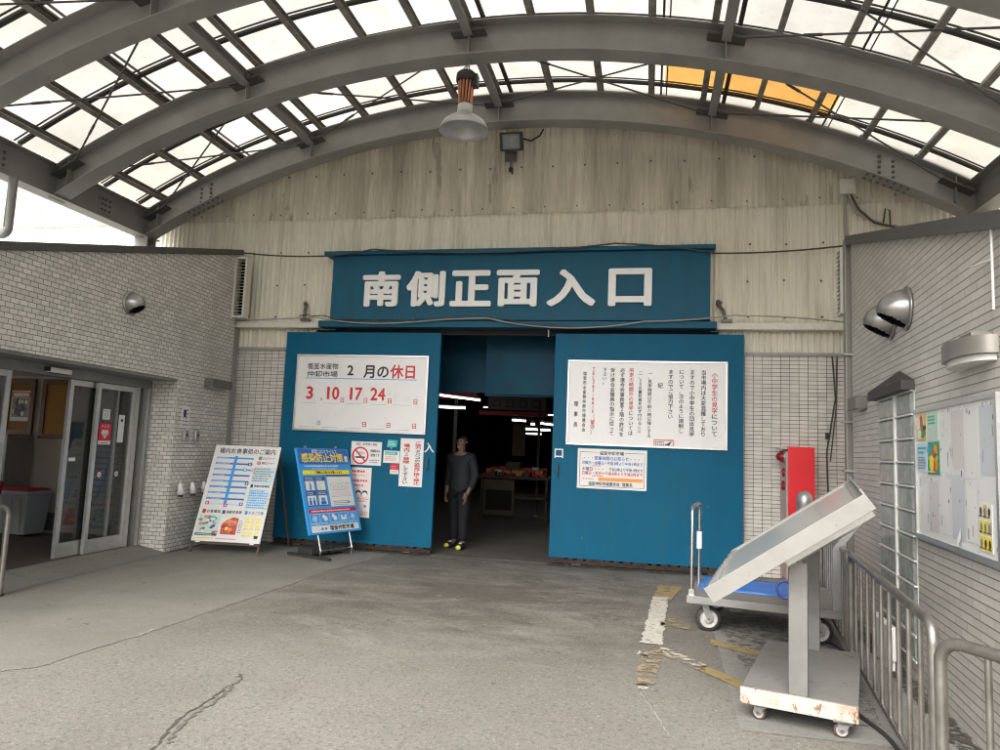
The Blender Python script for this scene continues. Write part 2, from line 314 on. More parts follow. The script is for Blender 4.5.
# ------------------------------------------------------------------ mesh builder
OFF = {}
class MB:
    def __init__(s): s.v = []; s.f = []; s.m = []; s.names = []; s.sm = []
    def mi(s, name):
        if name not in s.names: s.names.append(name)
        return s.names.index(name)
    def add(s, vs, fs, m, smooth=False):
        b = len(s.v); k = s.mi(m)
        s.v += [Vector(p) for p in vs]
        for f_ in fs: s.f.append([b + i for i in f_]); s.m.append(k); s.sm.append(smooth)
    def box(s, x0, x1, y0, y1, z0, z1, m): s.obox(Vector((x0, y0, z0)), Vector((x1 - x0, 0, 0)), Vector((0, y1 - y0, 0)), Vector((0, 0, z1 - z0)), m); return s
    def obox(s, o, a, b, c, m):
        if a.cross(b).dot(c) < 0: a, b = b, a
        p = [o, o + a, o + a + b, o + b]; p += [q + c for q in p]
        s.add(p, [(3, 2, 1, 0), (4, 5, 6, 7), (0, 1, 5, 4), (1, 2, 6, 5), (2, 3, 7, 6), (3, 0, 4, 7)], m); return s
    def prism(s, poly, fr, d0, d1, m):
        """poly in the (u,v) plane of the frame, from n=d0 to n=d1"""
        o, U, V, N = fr; n = len(poly)
        a = [o + U * p[0] + V * p[1] + N * d0 for p in poly]; b = [o + U * p[0] + V * p[1] + N * d1 for p in poly]
        s.add(a + b, [tuple(range(n))[::-1], tuple(range(n, 2 * n))] + [(i, (i + 1) % n, n + (i + 1) % n, n + i) for i in range(n)], m); return s
    def quad(s, *p, m): s.add(p, [tuple(range(len(p)))], m); return s
    def cyl(s, p0, p1, r0, m, seg=14, r1=None, caps=True):
        p0 = Vector(p0); p1 = Vector(p1); r1 = r0 if r1 is None else r1
        d = (p1 - p0).normalized(); a = d.orthogonal().normalized(); b = d.cross(a)
        vs = []
        for p, q in ((p0, r0), (p1, r1)):
            for i in range(seg):
                t = 2 * math.pi * i / seg; vs.append(p + (a * math.cos(t) + b * math.sin(t)) * q)
        s.add(vs, [(i, (i + 1) % seg, seg + (i + 1) % seg, seg + i) for i in range(seg)], m, True)
        if caps: s.add(vs, [tuple(range(seg))[::-1], tuple(range(seg, 2 * seg))], m)
        return s
    def tube(s, pts, r, m, seg=8):
        pts = [Vector(p) for p in pts]; n = len(pts); vs = []; a = None
        for i, p in enumerate(pts):
            d = (pts[min(i + 1, n - 1)] - pts[max(i - 1, 0)]).normalized()
            a = d.orthogonal().normalized() if a is None else (a - d * a.dot(d)).normalized()
            b = d.cross(a)
            for k in range(seg):
                t = 2 * math.pi * k / seg; vs.append(p + (a * math.cos(t) + b * math.sin(t)) * r)
        fs = [(i * seg + k, i * seg + (k + 1) % seg, (i + 1) * seg + (k + 1) % seg, (i + 1) * seg + k) for i in range(n - 1) for k in range(seg)]
        s.add(vs, fs, m, True); s.add(vs, [tuple(range(seg))[::-1], tuple(range((n - 1) * seg, n * seg))], m); return s
    def lathe(s, prof, o, axis, m, seg=28, a0=0, a1=360):
        """prof: (radius, height along axis)"""
        o = Vector(o); d = Vector(axis).normalized(); a = d.orthogonal().normalized(); b = d.cross(a); vs = []
        full = abs(a1 - a0) >= 360; cnt = seg if full else seg + 1
        for q, h in prof:
            for i in range(cnt):
                t = R(a0 + (a1 - a0) * i / seg); vs.append(o + d * h + (a * math.cos(t) + b * math.sin(t)) * q)
        fs = []
        for j in range(len(prof) - 1):
            for i in range(seg):
                i2 = (i + 1) % cnt; fs.append((j * cnt + i, j * cnt + i2, (j + 1) * cnt + i2, (j + 1) * cnt + i))
        s.add(vs, fs, m, True); return s
    bold = .008
    def glyph(s, ch, fr, x, y, w, h, m, n=.002):
        """fit one glyph: em box w x h with lower-left at (x, y)"""
        o, U, V, N = fr; vs, fs, x0, x1, y0, y1 = GL[ch]
        b_ = s.bold
        for q, (dx, dy) in enumerate(((0, 0), (b_, 0), (-b_, 0), (0, b_), (0, -b_)) if b_ else ((0, 0),)):
            s.add([o + U * (x + p[0] * w + dx * w) + V * (y + (p[1] + .12) * h + dy * h) + N * (n + q * .0003) for p in vs], fs, m)
    def text(s, st, fr, x0, x1, y, h, m, n=.002):
        """horizontal line, em height h, spread from x0 to x1"""
        adv = [1.0 if ord(c) > 255 else .62 for c in st]; k = (x1 - x0) / sum(adv); x = x0
        for c, a in zip(st, adv):
            if c != ' ':
                g = GL[c]; gw = g[3] - g[2]
                if ord(c) > 255: s.glyph(c, fr, x, y, k, h, m, n)
                else:
                    ww = min(k * a * .86 / max(gw, .2), h * 1.05); s.glyph(c, fr, x + (k * a - gw * ww) / 2 - g[2] * ww, y, ww, h, m, n)
            x += k * a
    def vtext(s, st, fr, x, ytop, ybot, wd, m, n=.002):
        """vertical column centred on x"""
        k = (ytop - ybot) / len(st); y = ytop
        for c in st:
            y -= k
            if c != ' ':
                if ord(c) > 255: s.glyph(c, fr, x - wd / 2, y, wd, min(k, wd * 1.15), m, n)
                else:
                    g = GL[c]; gw = g[3] - g[2]; s.glyph(c, fr, x - (g[2] + gw / 2) * wd, y, wd, k * 1.2, m, n)
    def rect(s, fr, x0, x1, y0, y1, m, n=.0015):
        o, U, V, N = fr; s.add([o + U * x + V * y + N * n for x, y in ((x0, y0), (x1, y0), (x1, y1), (x0, y1))], [(0, 1, 2, 3)], m)
    def disc(s, fr, x, y, ra, m, n=.0015, rin=0, seg=28, sy=1):
        o, U, V, N = fr; pt = lambda q, t: o + U * (x + q * math.cos(t)) + V * (y + q * sy * math.sin(t)) + N * n
        T = [2 * math.pi * i / seg for i in range(seg)]
        if rin: s.add([pt(ra, t) for t in T] + [pt(rin, t) for t in T], [(i, (i + 1) % seg, seg + (i + 1) % seg, seg + i) for i in range(seg)], m)
        else: s.add([pt(ra, t) for t in T], [tuple(range(seg))], m)
    def fill(s, fr, x0, x1, y0, y1, rows, m, seed=1, n=.002, wd=.7):
        """rows of small print too fine to read: dashes of uneven length"""
        rg = random.Random(seed); k = (y1 - y0) / rows
        for i in range(rows):
            x = x0; yb = y1 - (i + .8) * k; stop = x0 + (x1 - x0) * rg.uniform(.72, 1)
            while x < stop:
                q = k * rg.uniform(.35, .75); s.rect(fr, x, min(x + q, x1), yb, yb + k * .55 * rg.uniform(.7, 1), m, n); x += q + k * rg.uniform(.12, .3)
    def build(s, name, parent=None, origin=None, bevel=0, smooth_angle=None):
        if parent is not None: off = OFF[parent]
        else: off = Vector(origin) if origin else Vector((0, 0, 0))
        me = bpy.data.meshes.new(name); me.from_pydata([p - off for p in s.v], [], s.f)
        for nme in s.names: me.materials.append(MATS[nme])
        me.polygons.foreach_set('material_index', s.m); me.polygons.foreach_set('use_smooth', s.sm)
        uvl = me.uv_layers.new(name='UVMap'); me.update()
        for p in me.polygons:
            nn = p.normal
            if abs(nn.z) > .85: U, V = Vector((1, 0, 0)), Vector((0, 1, 0))
            else: U = Vector((-nn.y, nn.x, 0)).normalized(); V = Vector((0, 0, 1))
            for li in p.loop_indices:
                c = me.vertices[me.loops[li].vertex_index].co + off; uvl.data[li].uv = (c.dot(U), c.dot(V))
        o = bpy.data.objects.new(name, me); COL.objects.link(o)
        if parent is not None: o.parent = parent
        else: o.location = off
        OFF[o] = off
        if bevel:
            b = o.modifiers.new('bevel', 'BEVEL'); b.width = bevel; b.segments = 2; b.limit_method = 'ANGLE'; b.angle_limit = R(40)
        return o

def tag(o, label=None, cat=None, group=None, kind='thing'):
    if label: o['label'] = label
    if cat: o['category'] = cat
    if group: o['group'] = group
    if kind: o['kind'] = kind
    return o
def thing(name, loc, label, cat, group=None):
    o = bpy.data.objects.new(name, None); COL.objects.link(o); o.location = loc; o.empty_display_size = .2
    OFF[o] = Vector(loc); return tag(o, label, cat, group)
def one(mb, name, loc, label, cat, group=None, bevel=0): return tag(mb.build(name, None, loc, bevel), label, cat, group)
def plabel(o, l): o['label'] = l; return o
X, Y, Z = Vector((1, 0, 0)), Vector((0, 1, 0)), Vector((0, 0, 1))
def arcpts(c, a, b, rad, t0, t1, n=7):
    return [Vector(c) + Vector(a) * rad * math.cos(R(t0 + (t1 - t0) * i / (n - 1))) + Vector(b) * rad * math.sin(R(t0 + (t1 - t0) * i / (n - 1))) for i in range(n)]

# ------------------------------------------------------------------ ground
g = MB()
g.quad((-300, -300, 0), (300, -300, 0), (300, 300, 0), (-300, 300, 0), m='ground')
tag(g.build('ground'), kind='structure')
BND = [(-5.6, 3.2), (-4.3, 3.78), (-3.89, 3.87), (-3.75, 4.0), (-3.73, 4.32), (-3.69, 4.88), (-3.67, 5.21), (-3.65, 5.91), (-3.63, 7.89), (-3.51, 8.65), (-3.42, 9.55)]
rg0 = random.Random(12); edge = []
for i in range(len(BND) - 1):
    for k in range(9):
        q = k / 9; edge.append((BND[i][0] * (1 - q) + BND[i + 1][0] * q + rg0.uniform(-.018, .018), BND[i][1] * (1 - q) + BND[i + 1][1] * q + rg0.uniform(-.012, .012)))
edge.append(BND[-1])
g = MB(); g.add([(x_, y_, .003) for x_, y_ in edge] + [(-6.3, 9.7, .003), (-6.9, 3.3, .003)], [tuple(range(len(edge) + 2))], 'apron'); tag(g.build('concrete_apron'), kind='structure')
g = MB(); L_, R_ = [], []
for x_, y_ in edge[9:-6]: w_ = max(.001, rg0.uniform(.0, .03) * math.sin(x_ * 9 + y_ * 3.1)); L_.append((x_ - w_, y_, .0045)); R_.append((x_ + max(.001, rg0.uniform(0, .02) * math.sin(y_ * 4.3)), y_, .0045))
n_ = len(L_); g.add(L_ + R_, [(i, n_ + i, n_ + i + 1, i + 1) for i in range(n_ - 1)], 'joint_mortar'); tag(g.build('pavement_joint'), kind='structure')
g = MB(); g.quad((.53, 4.3, .003), (1.85, 4.3, .003), (2.3, 9.74, .003), (.66, 9.55, .003), m='slab'); tag(g.build('concrete_slab'), kind='structure')
g = MB(); g.quad((-16, 9.745, .0025), (9, 9.745, .0025), (9, 40, .0025), (-16, 40, .0025), m='hall_floor'); tag(g.build('hall_floor'), kind='structure')  # dark sheet over the ground, its colour standing in for the hall's shade

# ------------------------------------------------------------------ market hall (facade wall + hall behind)
DW = 9.75
hall = thing('market_hall', (-1.9, DW, 0), 'beige corrugated market hall with tiled base behind the blue doors', 'building')
def corrugated(x0, x1, z0, z1, y, m, amp=.018, pitch=.0762, jag=0):
    mb = MB(); n = int((x1 - x0) / pitch * 8); vs = []
    for i in range(n + 1):
        x = x0 + (x1 - x0) * i / n; yy = y - amp * math.sin(2 * math.pi * x / pitch)
        j = jag * random.uniform(-1, 1) if i % 8 == 0 else 0
        vs += [(x, yy, z0 + j), (x, yy, z1)]
    mb.add(vs, [(2 * i, 2 * i + 2, 2 * i + 3, 2 * i + 1) for i in range(n)], m, True); return mb
corrugated(-16, 9, 4.86, 7.4, DW - .018, 'clad', jag=.004).build('cladding', hall)
lo = corrugated(-16, -4.60, 3.16, 4.9, DW, 'clad_pale'); lo.build('cladding', hall)
lo = corrugated(.80, 9, 3.16, 4.9, DW, 'clad_pale'); lo.build('cladding', hall)
corrugated(-16, -4.9, 2.86, 3.2, DW + .004, 'clad_pale').build('cladding', hall)
corrugated(.9, 9, 2.86, 3.2, DW + .004, 'clad_pale').build('cladding', hall)
corrugated(-4.62, .82, 4.0, 4.9, DW, 'clad_pale').build('cladding', hall)
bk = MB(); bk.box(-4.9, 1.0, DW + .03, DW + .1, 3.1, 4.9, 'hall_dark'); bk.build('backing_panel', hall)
for a, b in ((-6.6, -4.9), (.9, 9)):
    mb = MB(); mb.box(a, b, DW, DW + .15, 0, 2.85, 'tile_stack'); mb.build('tiled_wall', hall)
    mb = MB(); mb.box(a, b, DW - .03, DW + .02, 2.85, 2.885, 'grey_panel'); mb.build('trim', hall)
for a, b in ((-6.25, -4.76), (.86, 2.75)):
    mb = MB(); mb.box(a, b, DW - .16, DW - .02, 3.165, 3.255, 'flashing'); mb.box(a, b, DW - .02, DW + .03, 3.235, 3.27, 'flashing')
    mb.build('flashing', hall, bevel=.004)
# screws on the sheets
sc = MB()
for zz, off in ((5.55, .1), (4.95, .0), (4.35, .05), (3.85, .02), (3.35, .03)):
    x = -7.9 + off
    while x < 4.6:
        if not (zz < 4.4 and -4.65 < x < .85):
            yy = DW - .03 if zz > 4.86 else DW - .012
            zz2 = zz + random.uniform(-.012, .012)
            sc.lathe([(.015, 0), (.014, .006), (.004, .012), (.0, .013)], (x, yy + .004, zz2), (0, -1, 0), 'bolt', 8)
        x += .0762 * 6
sc.build('screw', hall)['kind'] = 'stuff'
# opening jambs, side walls of the hall, roof, rear wall
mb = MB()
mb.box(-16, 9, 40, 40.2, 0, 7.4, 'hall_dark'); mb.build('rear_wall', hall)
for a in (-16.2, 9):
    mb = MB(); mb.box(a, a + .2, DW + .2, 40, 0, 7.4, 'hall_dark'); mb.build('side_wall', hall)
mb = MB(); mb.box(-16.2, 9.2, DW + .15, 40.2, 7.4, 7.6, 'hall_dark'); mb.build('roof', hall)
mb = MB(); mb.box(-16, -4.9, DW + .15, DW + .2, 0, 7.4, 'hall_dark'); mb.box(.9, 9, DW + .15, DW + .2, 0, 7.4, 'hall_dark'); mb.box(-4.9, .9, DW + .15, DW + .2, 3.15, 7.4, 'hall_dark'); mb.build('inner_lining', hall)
# blue sheet pieces above the inner opening
def transom(x0, x1, y, bulge):
    m_ = MB(); n = 16; vs = []
    for i in range(n + 1):
        for j in range(n + 1):
            s_, t_ = i / n, j / n
            vs.append((x0 + (x1 - x0) * s_, y - bulge * math.sin(math.pi * s_) * (1 - .5 * t_), (2.31 if y < 10.7 else 2.36) + 1.0 * t_))
    m_.add(vs, [(i * (n + 1) + j, (i + 1) * (n + 1) + j, (i + 1) * (n + 1) + j + 1, i * (n + 1) + j + 1) for i in range(n) for j in range(n)], 'shaded_blue', True)
    return m_
o = transom(-2.44, -.6, 10.5, .06); o.box(-2.44, -.6, 10.51, 10.54, 2.285, 2.31, 'shaded_blue'); o.build('transom_sheet', hall)
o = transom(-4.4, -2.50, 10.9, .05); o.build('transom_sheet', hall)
mb = MB(); mb.box(-5.0, .9, 9.90, 9.965, 3.14, 3.20, 'steel_dark'); mb.build('door_track', hall)
mb = MB(); mb.box(-5.2, 1.1, 9.60, 9.66, 0.0, .006, 'steel_dark'); mb.build('threshold_rail', hall)

# blue sliding doors
def sliding_door(x0, x1, label, ch, hx):
    t = thing('sliding_door', ((x0 + x1) / 2, 9.63, 0), label, 'sliding door', None)
    m_ = MB(); m_.box(x0, x1, 9.60, 9.66, .10, 3.10, 'door_blue'); m_.build('panel', t, bevel=.004)
    m_ = MB(); m_.box(x0 - .002, x1 + .002, 9.588, 9.668, .095, .125, 'door_blue')
    for k in range(int((x1 - x0) / .12)):
        a = x0 + .02 + k * .12; m_.box(a, a + random.uniform(.06, .13), 9.595, 9.662, .045 + random.uniform(0, .02), .097, 'rust')
    m_.box(x0 + .01, x1 - .01, 9.603, 9.655, .02, .07, 'rust'); m_.build('bottom_rail', t)
    m_ = MB(); m_.box(x0 + .3, x0 + .42, 9.61, 9.65, .003, .03, 'steel_dark'); m_.box(x1 - .42, x1 - .3, 9.61, 9.65, .003, .03, 'steel_dark'); m_.build('roller', t)
    m_ = MB()
    m_.box(hx - .02, hx + .02, 9.592, 9.6, 1.12, 1.36, 'door_blue')
    m_.tube([(hx, 9.6, 1.15), (hx, 9.56, 1.165), (hx, 9.555, 1.24), (hx, 9.56, 1.315), (hx, 9.6, 1.33)], .009, 'steel_dark'); m_.build('handle', t)
    fr = (Vector((hx - .065, 9.6, 1.395)), X, Z, -Y)
    m_ = MB(); m_.bold = .02; m_.glyph(ch, fr, 0, 0, .15, .15, 'ink_white', .003); m_.build('letter', t)
    return t
sliding_door(-5.29, -2.90, 'blue steel sliding door carrying the white holiday calendar board', '入', -3.005)
sliding_door(-1.265, 1.204, 'blue steel sliding door carrying the vertical visitor notice board', '口', -1.18)

# main sign
sg = thing('entrance_sign', (-1.9, 9.6, 3.2), 'long blue sign with six white characters above the doors', 'sign')
mb = MB(); mb.box(-4.585, .77, 9.52, 9.72, 3.27, 4.22, 'sign_blue'); mb.build('board', sg, bevel=.004)
mb = MB(); mb.box(-4.70, .83, 9.44, 9.72, 4.222, 4.262, 'sign_blue'); mb.obox(Vector((-4.7, 9.44, 4.262)), Vector((5.53, 0, 0)), Vector((0, .28, .05)), Vector((0, 0, .012)), 'sign_blue'); mb.build('rain_hood', sg)
mb = MB(); mb.box(-4.755, .855, 9.50, 9.72, 3.165, 3.255, 'sign_blue'); mb.box(-4.755, .855, 9.70, 9.74, 3.24, 3.275, 'sign_blue'); mb.build('door_rail_cover', sg, bevel=.003)
for x_ in (.775, -4.615): mb = MB(); mb.box(x_, x_ + .025, 9.6, 9.74, 3.27, 4.22, 'flashing'); mb.build('edge_trim', sg)
def letter3d(ch, cx, z0, z1, wd):
    c = bpy.data.curves.new('letter', 'FONT'); c.body = ch; c.size = 1; c.extrude = .5; c.resolution_u = 4
    o_ = bpy.data.objects.new('tmp', c); COL.objects.link(o_); bpy.context.view_layer.update()
    me = bpy.data.meshes.new_from_object(o_.evaluated_get(bpy.context.evaluated_depsgraph_get()))
    xs = [v.co.x for v in me.vertices]; ys = [v.co.y for v in me.vertices]
    m_ = MB(); sx = wd / (max(xs) - min(xs)); sy = (z1 - z0) / (max(ys) - min(ys))
    b_ = .023
    for q, (dx, dz) in enumerate(((0, 0), (b_, 0), (-b_, 0), (0, b_ * .8), (0, -b_ * .8), (b_ * .8, b_ * .6), (-b_ * .8, b_ * .6), (b_ * .8, -b_ * .6), (-b_ * .8, -b_ * .6))):
        m_.add([(cx - wd / 2 + (v.co.x - min(xs)) * sx + dx, 9.497 - v.co.z * .036 - q * .0004, z0 + (v.co.y - min(ys)) * sy + dz) for v in me.vertices], [tuple(p.vertices) for p in me.polygons], 'white_enamel')
    bpy.data.objects.remove(o_); bpy.data.curves.remove(c); bpy.data.meshes.remove(me)
    m_.build('letter', sg)
for ch, cx, wd in (('南', -3.80, .53), ('側', -3.13, .53), ('正', -2.47, .55), ('面', -1.80, .56), ('入', -1.06, .62), ('口', -.27, .53)):
    letter3d(ch, cx, 3.475, 3.955, wd)

# white board with the holidays
def framed_board(name, x0, x1, z0, z1, y, label, cat, fw=.03, th=.035):
    t = thing(name, ((x0 + x1) / 2, y, z0), label, cat)
    m_ = MB(); m_.box(x0 + fw, x1 - fw, y - th + .012, y - .002, z0 + fw, z1 - fw, 'board_white'); m_.build('panel', t)
    m_ = MB(); m_.box(x0, x1, y - th, y - .002, z1 - fw, z1, 'alu'); m_.box(x0, x1, y - th, y - .002, z0, z0 + fw, 'alu')
    m_.box(x0, x0 + fw, y - th, y - .002, z0 + fw, z1 - fw, 'alu'); m_.box(x1 - fw, x1, y - th, y - .002, z0 + fw, z1 - fw, 'alu'); m_.build('frame', t, bevel=.003)
    return t, (Vector((x0, y - th + .012, z0)), X, Z, -Y)
hb, fr = framed_board('holiday_board', -5.085, -3.055, 1.645, 2.765, 9.598, 'white holiday calendar board with red dates on the blue door', 'notice board')
W, H = 2.03, 1.12
m_ = MB(); m_.bold = .012
m_.text('塩釜水産物', fr, .17, .66, .90, .095, 'ink_black'); m_.text('仲卸市場', fr, .17, .66, .785, .095, 'ink_black')
m_.bold = .026; m_.glyph('2', fr, .80, .80, .2, .2, 'ink_black'); m_.text('月の', fr, 1.05, 1.45, .78, .205, 'ink_black'); m_.text('休日', fr, 1.46, 1.86, .78, .21, 'ink_crimson')
m_.rect(fr, .15, 1.86, .765, .775, 'ink_sky')
for st, cx in (('3', .235), ('10', .585), ('17', .94), ('24', 1.29)):
    m_.text(st, fr, cx - (.09 if len(st) == 1 else .115), cx + (.09 if len(st) == 1 else .115), .44, .25, 'ink_crimson')
m_.bold = .015
for cx in (.75, 1.11, 1.475, 1.86): m_.text('日', fr, cx - .04, cx + .04, .42, .085, 'ink_crimson')
m_.text('日', fr, .405, .445, .44, .05, 'ink_grey')
for cx in (1.11, 1.475, 1.86): m_.text('日', fr, cx - .04, cx + .04, .075, .085, 'ink_crimson')
m_.text('日', fr, .37, .44, .08, .075, 'ink_grey')
for k in range(5):
    for row in (.405, .055):
        a = .1 + .36 * k; m_.rect(fr, a, a + .25, row, row + .004, 'ink_grey'); 
m_.build('lettering', hb)

# visitor notice board
vb, fr = framed_board('visitor_notice_board', -1.08, 1.003, 1.585, 2.735, 9.598, 'white notice board of vertical black and red columns on blue door', 'notice board')
m_ = MB(); m_.bold = .016; mk = lambda st, px, yt, yb, wd, c: m_.vtext(st, fr, px, yt, yb, wd, c)
Hh = 1.15
# columns, right to left (x measured from the left edge)
mk('小中学生の見学', 1.92, 1.01, .47, .078, 'ink_red'); mk('について', 1.92, .47, .17, .078, 'ink_black')
mk('当市場内は大変混雑しており', 1.78, 1.04, .165, .068, 'ink_black')
mk('ますので小中学生の団体見学', 1.636, 1.04, .16, .068, 'ink_black')
mk('について、次のように規制し', 1.50, 1.04, .20, .068, 'ink_black')
mk('ますのでご協力下さい', 1.363, 1.04, .385, .068, 'ink_black')
mk('記', 1.23, .86, .785, .07, 'ink_black')
mk('一、見学時間は午前八時以降とする', 1.094, 1.01, .13, .056, 'ink_black')
mk('二、20名責任者を必ず付けること', .97, 1.01, .19, .056, 'ink_black')
mk('所定の時間外の見学', .853, 1.05, .48, .064, 'ink_red'); mk('については', .853, .48, .15, .064, 'ink_black')
mk('必ず連合会事務室2階の許可を', .735, 1.05, .13, .064, 'ink_black')
mk('受け連合会職員の指示に従って', .605, 1.05, .14, .064, 'ink_black')
mk('下さい。', .50, 1.05, .82, .064, 'ink_black')
mk('TEL362-6616', .35, 1.05, .43, .062, 'ink_red'); mk('（留守）', .35, .42, .14, .062, 'ink_red')
mk('塩釜市水産物仲卸市場連合会', .234, 1.0, .18, .05, 'ink_black')
mk('理事長', .124, .58, .25, .062, 'ink_black') if False else None
for ch, yy in (('理', .52), ('事', .38), ('長', .24)): m_.glyph(ch, fr, .094, yy, .06, .07, 'ink_black')
m_.build('lettering', vb)
fr0 = (Vector((0, 9.572, 0)), X, Z, -Y)
st = MB(); st.box(.075, .335, 9.568, 9.584, 1.60, 1.70, 'ink_pink'); f2 = (Vector((.075, 9.568, 1.60)), X, Z, -Y)
st.rect(f2, .015, .245, .02, .08, 'paper'); st.fill(f2, .02, .16, .022, .078, 2, 'ink_black', 3, .003); st.add([f2[0] + X * a + Z * b - Y * .003 for a, b in ((.15, .03), (.235, .085), (.2, .02))], [(0, 1, 2)], 'ink_black')
one(st, 'sticker', (.2, 9.58, 1.60), 'small pink bordered sticker at bottom edge of the visitor notice board', 'sticker')

# opening hours notice
def sheet(name, x0, x1, z0, z1, label, cat, m='paper', y=9.598, th=.008):
    t = thing(name, ((x0 + x1) / 2, y, z0), label, cat)
    a = MB(); a.box(x0, x1, y - th, y - .001, z0, z1, m); a.build('board', t)
    return t, (Vector((x0, y - th, z0)), X, Z, -Y)
t, fr = sheet('opening_hours_sign', -.915, -.005, 1.018, 1.545, 'small white opening hours sign with orange strip below visitor notice board', 'sign', th=.012)
a = MB(); W = .91
for x0, x1, y0, y1 in ((.03, .035, .03, .48), (.875, .88, .03, .48), (.03, .28, .478, .483), (.62, .88, .478, .483), (.03, .88, .028, .033)): a.rect(fr, x0, x1, y0, y1, 'ink_black')
a.bold = .016; a.text('塩釜仲卸市場', fr, .29, .61, .445, .056, 'ink_black')
a.text('・・・営業時間のお知らせ・・・', fr, .07, .83, .375, .058, 'ink_blue')
a.text('月曜日〜金曜日＝午前3時より午後1時まで', fr, .06, .86, .315, .05, 'ink_blue')
a.fill(fr, .2, .34, .292, .315, 1, 'ink_red', 3)
a.text('木曜日・・・', fr, .06, .36, .235, .05, 'ink_navy'); a.text('午前3時より午後1時まで', fr, .42, .86, .235, .05, 'ink_navy')
a.text('日曜日・祝日＝午前3時より午後2時まで', fr, .06, .86, .18, .05, 'ink_red'); a.fill(fr, .2, .36, .158, .18, 1, 'ink_red', 5)
a.fill(fr, .07, .26, .115, .145, 1, 'ink_pink', 8); a.rect(fr, .28, .86, .105, .15, 'ink_orange'); a.fill(fr, .30, .84, .112, .143, 1, 'ink_salmon', 6, .003)
a.text('塩釜仲卸市場連合会 理事長', fr, .15, .73, .04, .055, 'ink_black')
a.build('lettering', t)
for x_, y_ in ((.05, .5), (.86, .5), (.05, .02), (.86, .02)):
    pass
# no smoking sign
t, fr = sheet('no_smoking_sign', -4.157, -3.695, 1.185, 1.52, 'white sign with a red crossed circle on the blue door', 'sign')
a = MB(); a.bold = .016; a.text('NO SMOKING', fr, .08, .39, .275, .05, 'ink_black')
a.disc(fr, .145, .135, .125, 'ink_crimson', .002, .102)
a.rect(fr, .06, .215, .10, .122, 'ink_black'); a.rect(fr, .06, .085, .10, .122, 'ink_grey', .003)
for k in range(3): a.disc(fr, .13 + .03 * k, .165 + .012 * (k % 2), .022, 'ink_grey', .0018, .014, 14, .7)
fo, U_, V_, N_ = fr
for sgn in (1,):
    c_, s_ = math.cos(R(-45)), math.sin(R(-45)); q = lambda p, w: fo + U_ * (.145 + p * c_ - w * s_) + V_ * (.135 + p * s_ + w * c_) + N_ * .0035
    a.add([q(-.115, -.011), q(.115, -.011), q(.115, .011), q(-.115, .011)], [(0, 1, 2, 3)], 'ink_crimson')
a.text('当施設内は', fr, .29, .44, .185, .042, 'ink_black'); a.text('禁煙です', fr, .30, .44, .125, .042, 'ink_black'); a.fill(fr, .29, .43, .03, .09, 2, 'ink_grey', 2)
a.build('lettering', t)
# pink edged poster
t, fr = sheet('poster', -4.14, -3.83, .45, 1.15, 'pale pink poster half hidden behind the blue stand sign', 'poster', 'paper_pink', th=.004)
a = MB(); a.fill(fr, .02, .27, .62, .68, 1, 'ink_red', 4); a.fill(fr, .02, .27, .575, .605, 1, 'ink_pink', 5); a.fill(fr, .02, .26, .49, .545, 1, 'ink_red', 6); a.fill(fr, .05, .2, .43, .475, 1, 'ink_red', 7)
for cx in (.13, .225):
    a.disc(fr, cx, .335, .045, 'ink_black', .0018, seg=20); a.disc(fr, cx, .318, .04, 'paper', .0026, seg=20, sy=.95)
    a.disc(fr, cx, .315, .042, 'ink_grey', .003, .038, 20)
a.rect(fr, .02, .29, .255, .262, 'ink_red'); a.fill(fr, .02, .28, .215, .25, 1, 'ink_pink', 9); a.disc(fr, .24, .16, .02, 'ink_sky')
for cx in (.2, .26): a.disc(fr, cx, .06, .025, 'ink_black', .0015, .02, 16); 
a.build('lettering', t)
# teal speech bubble sticker
a = MB(); fb = (Vector((-3.63, 9.598, 1.42)), X, Z, -Y)
a.prism([(.01, .03), (.055, .03), (.075, 0), (.095, .03), (.155, .035), (.165, .135), (.02, .14)], fb, .001, .006, 'ink_teal')
a.fill(fb, .03, .14, .055, .12, 3, 'ink_mint', 3, .008)
one(a, 'sticker', (-3.55, 9.59, 1.42), 'teal speech bubble sticker above the small white notice', 'sticker')
t, fr = sheet('paper_notice', -3.665, -3.425, 1.232, 1.405, 'small white notice with teal heading band on the blue door', 'notice', th=.004)
a = MB(); a.rect(fr, .02, .21, .115, .16, 'ink_teal'); a.fill(fr, .03, .2, .122, .152, 1, 'ink_mint', 3, .003); a.fill(fr, .03, .21, .03, .10, 3, 'ink_pink', 4); a.build('lettering', t)
t, fr = sheet('sticker', -3.555, -3.43, 1.08, 1.218, 'small sticker with a red upper half beside the vertical notice', 'sticker', th=.004)
a = MB(); a.rect(fr, 0, .125, .06, .138, 'ink_crimson'); a.fill(fr, .015, .11, .075, .125, 2, 'ink_pink', 3, .003); a.fill(fr, .02, .11, .015, .05, 2, 'ink_pink', 6); a.build('lettering', t)
t, fr = sheet('paper_notice', -3.418, -3.075, .915, 1.588, 'tall white handwritten notice in red and black columns on blue door', 'notice', th=.004)
a = MB(); a.bold = .025
a.vtext('ご協力', fr, .26, .64, .52, .1, 'ink_red'); a.vtext('タバコの', fr, .26, .515, .345, .085, 'ink_black'); a.vtext('吸殻投げ', fr, .26, .34, .21, .09, 'ink_red'); a.vtext('捨て禁止', fr, .26, .20, .03, .1, 'ink_red')
a.vtext('場内', fr, .095, .60, .48, .095, 'ink_red'); a.vtext('での', fr, .095, .475, .42, .06, 'ink_black'); a.vtext('禁煙', fr, .095, .41, .32, .1, 'ink_red'); a.vtext('して下さい', fr, .09, .30, .03, .08, 'ink_black')
a.build('lettering', t)

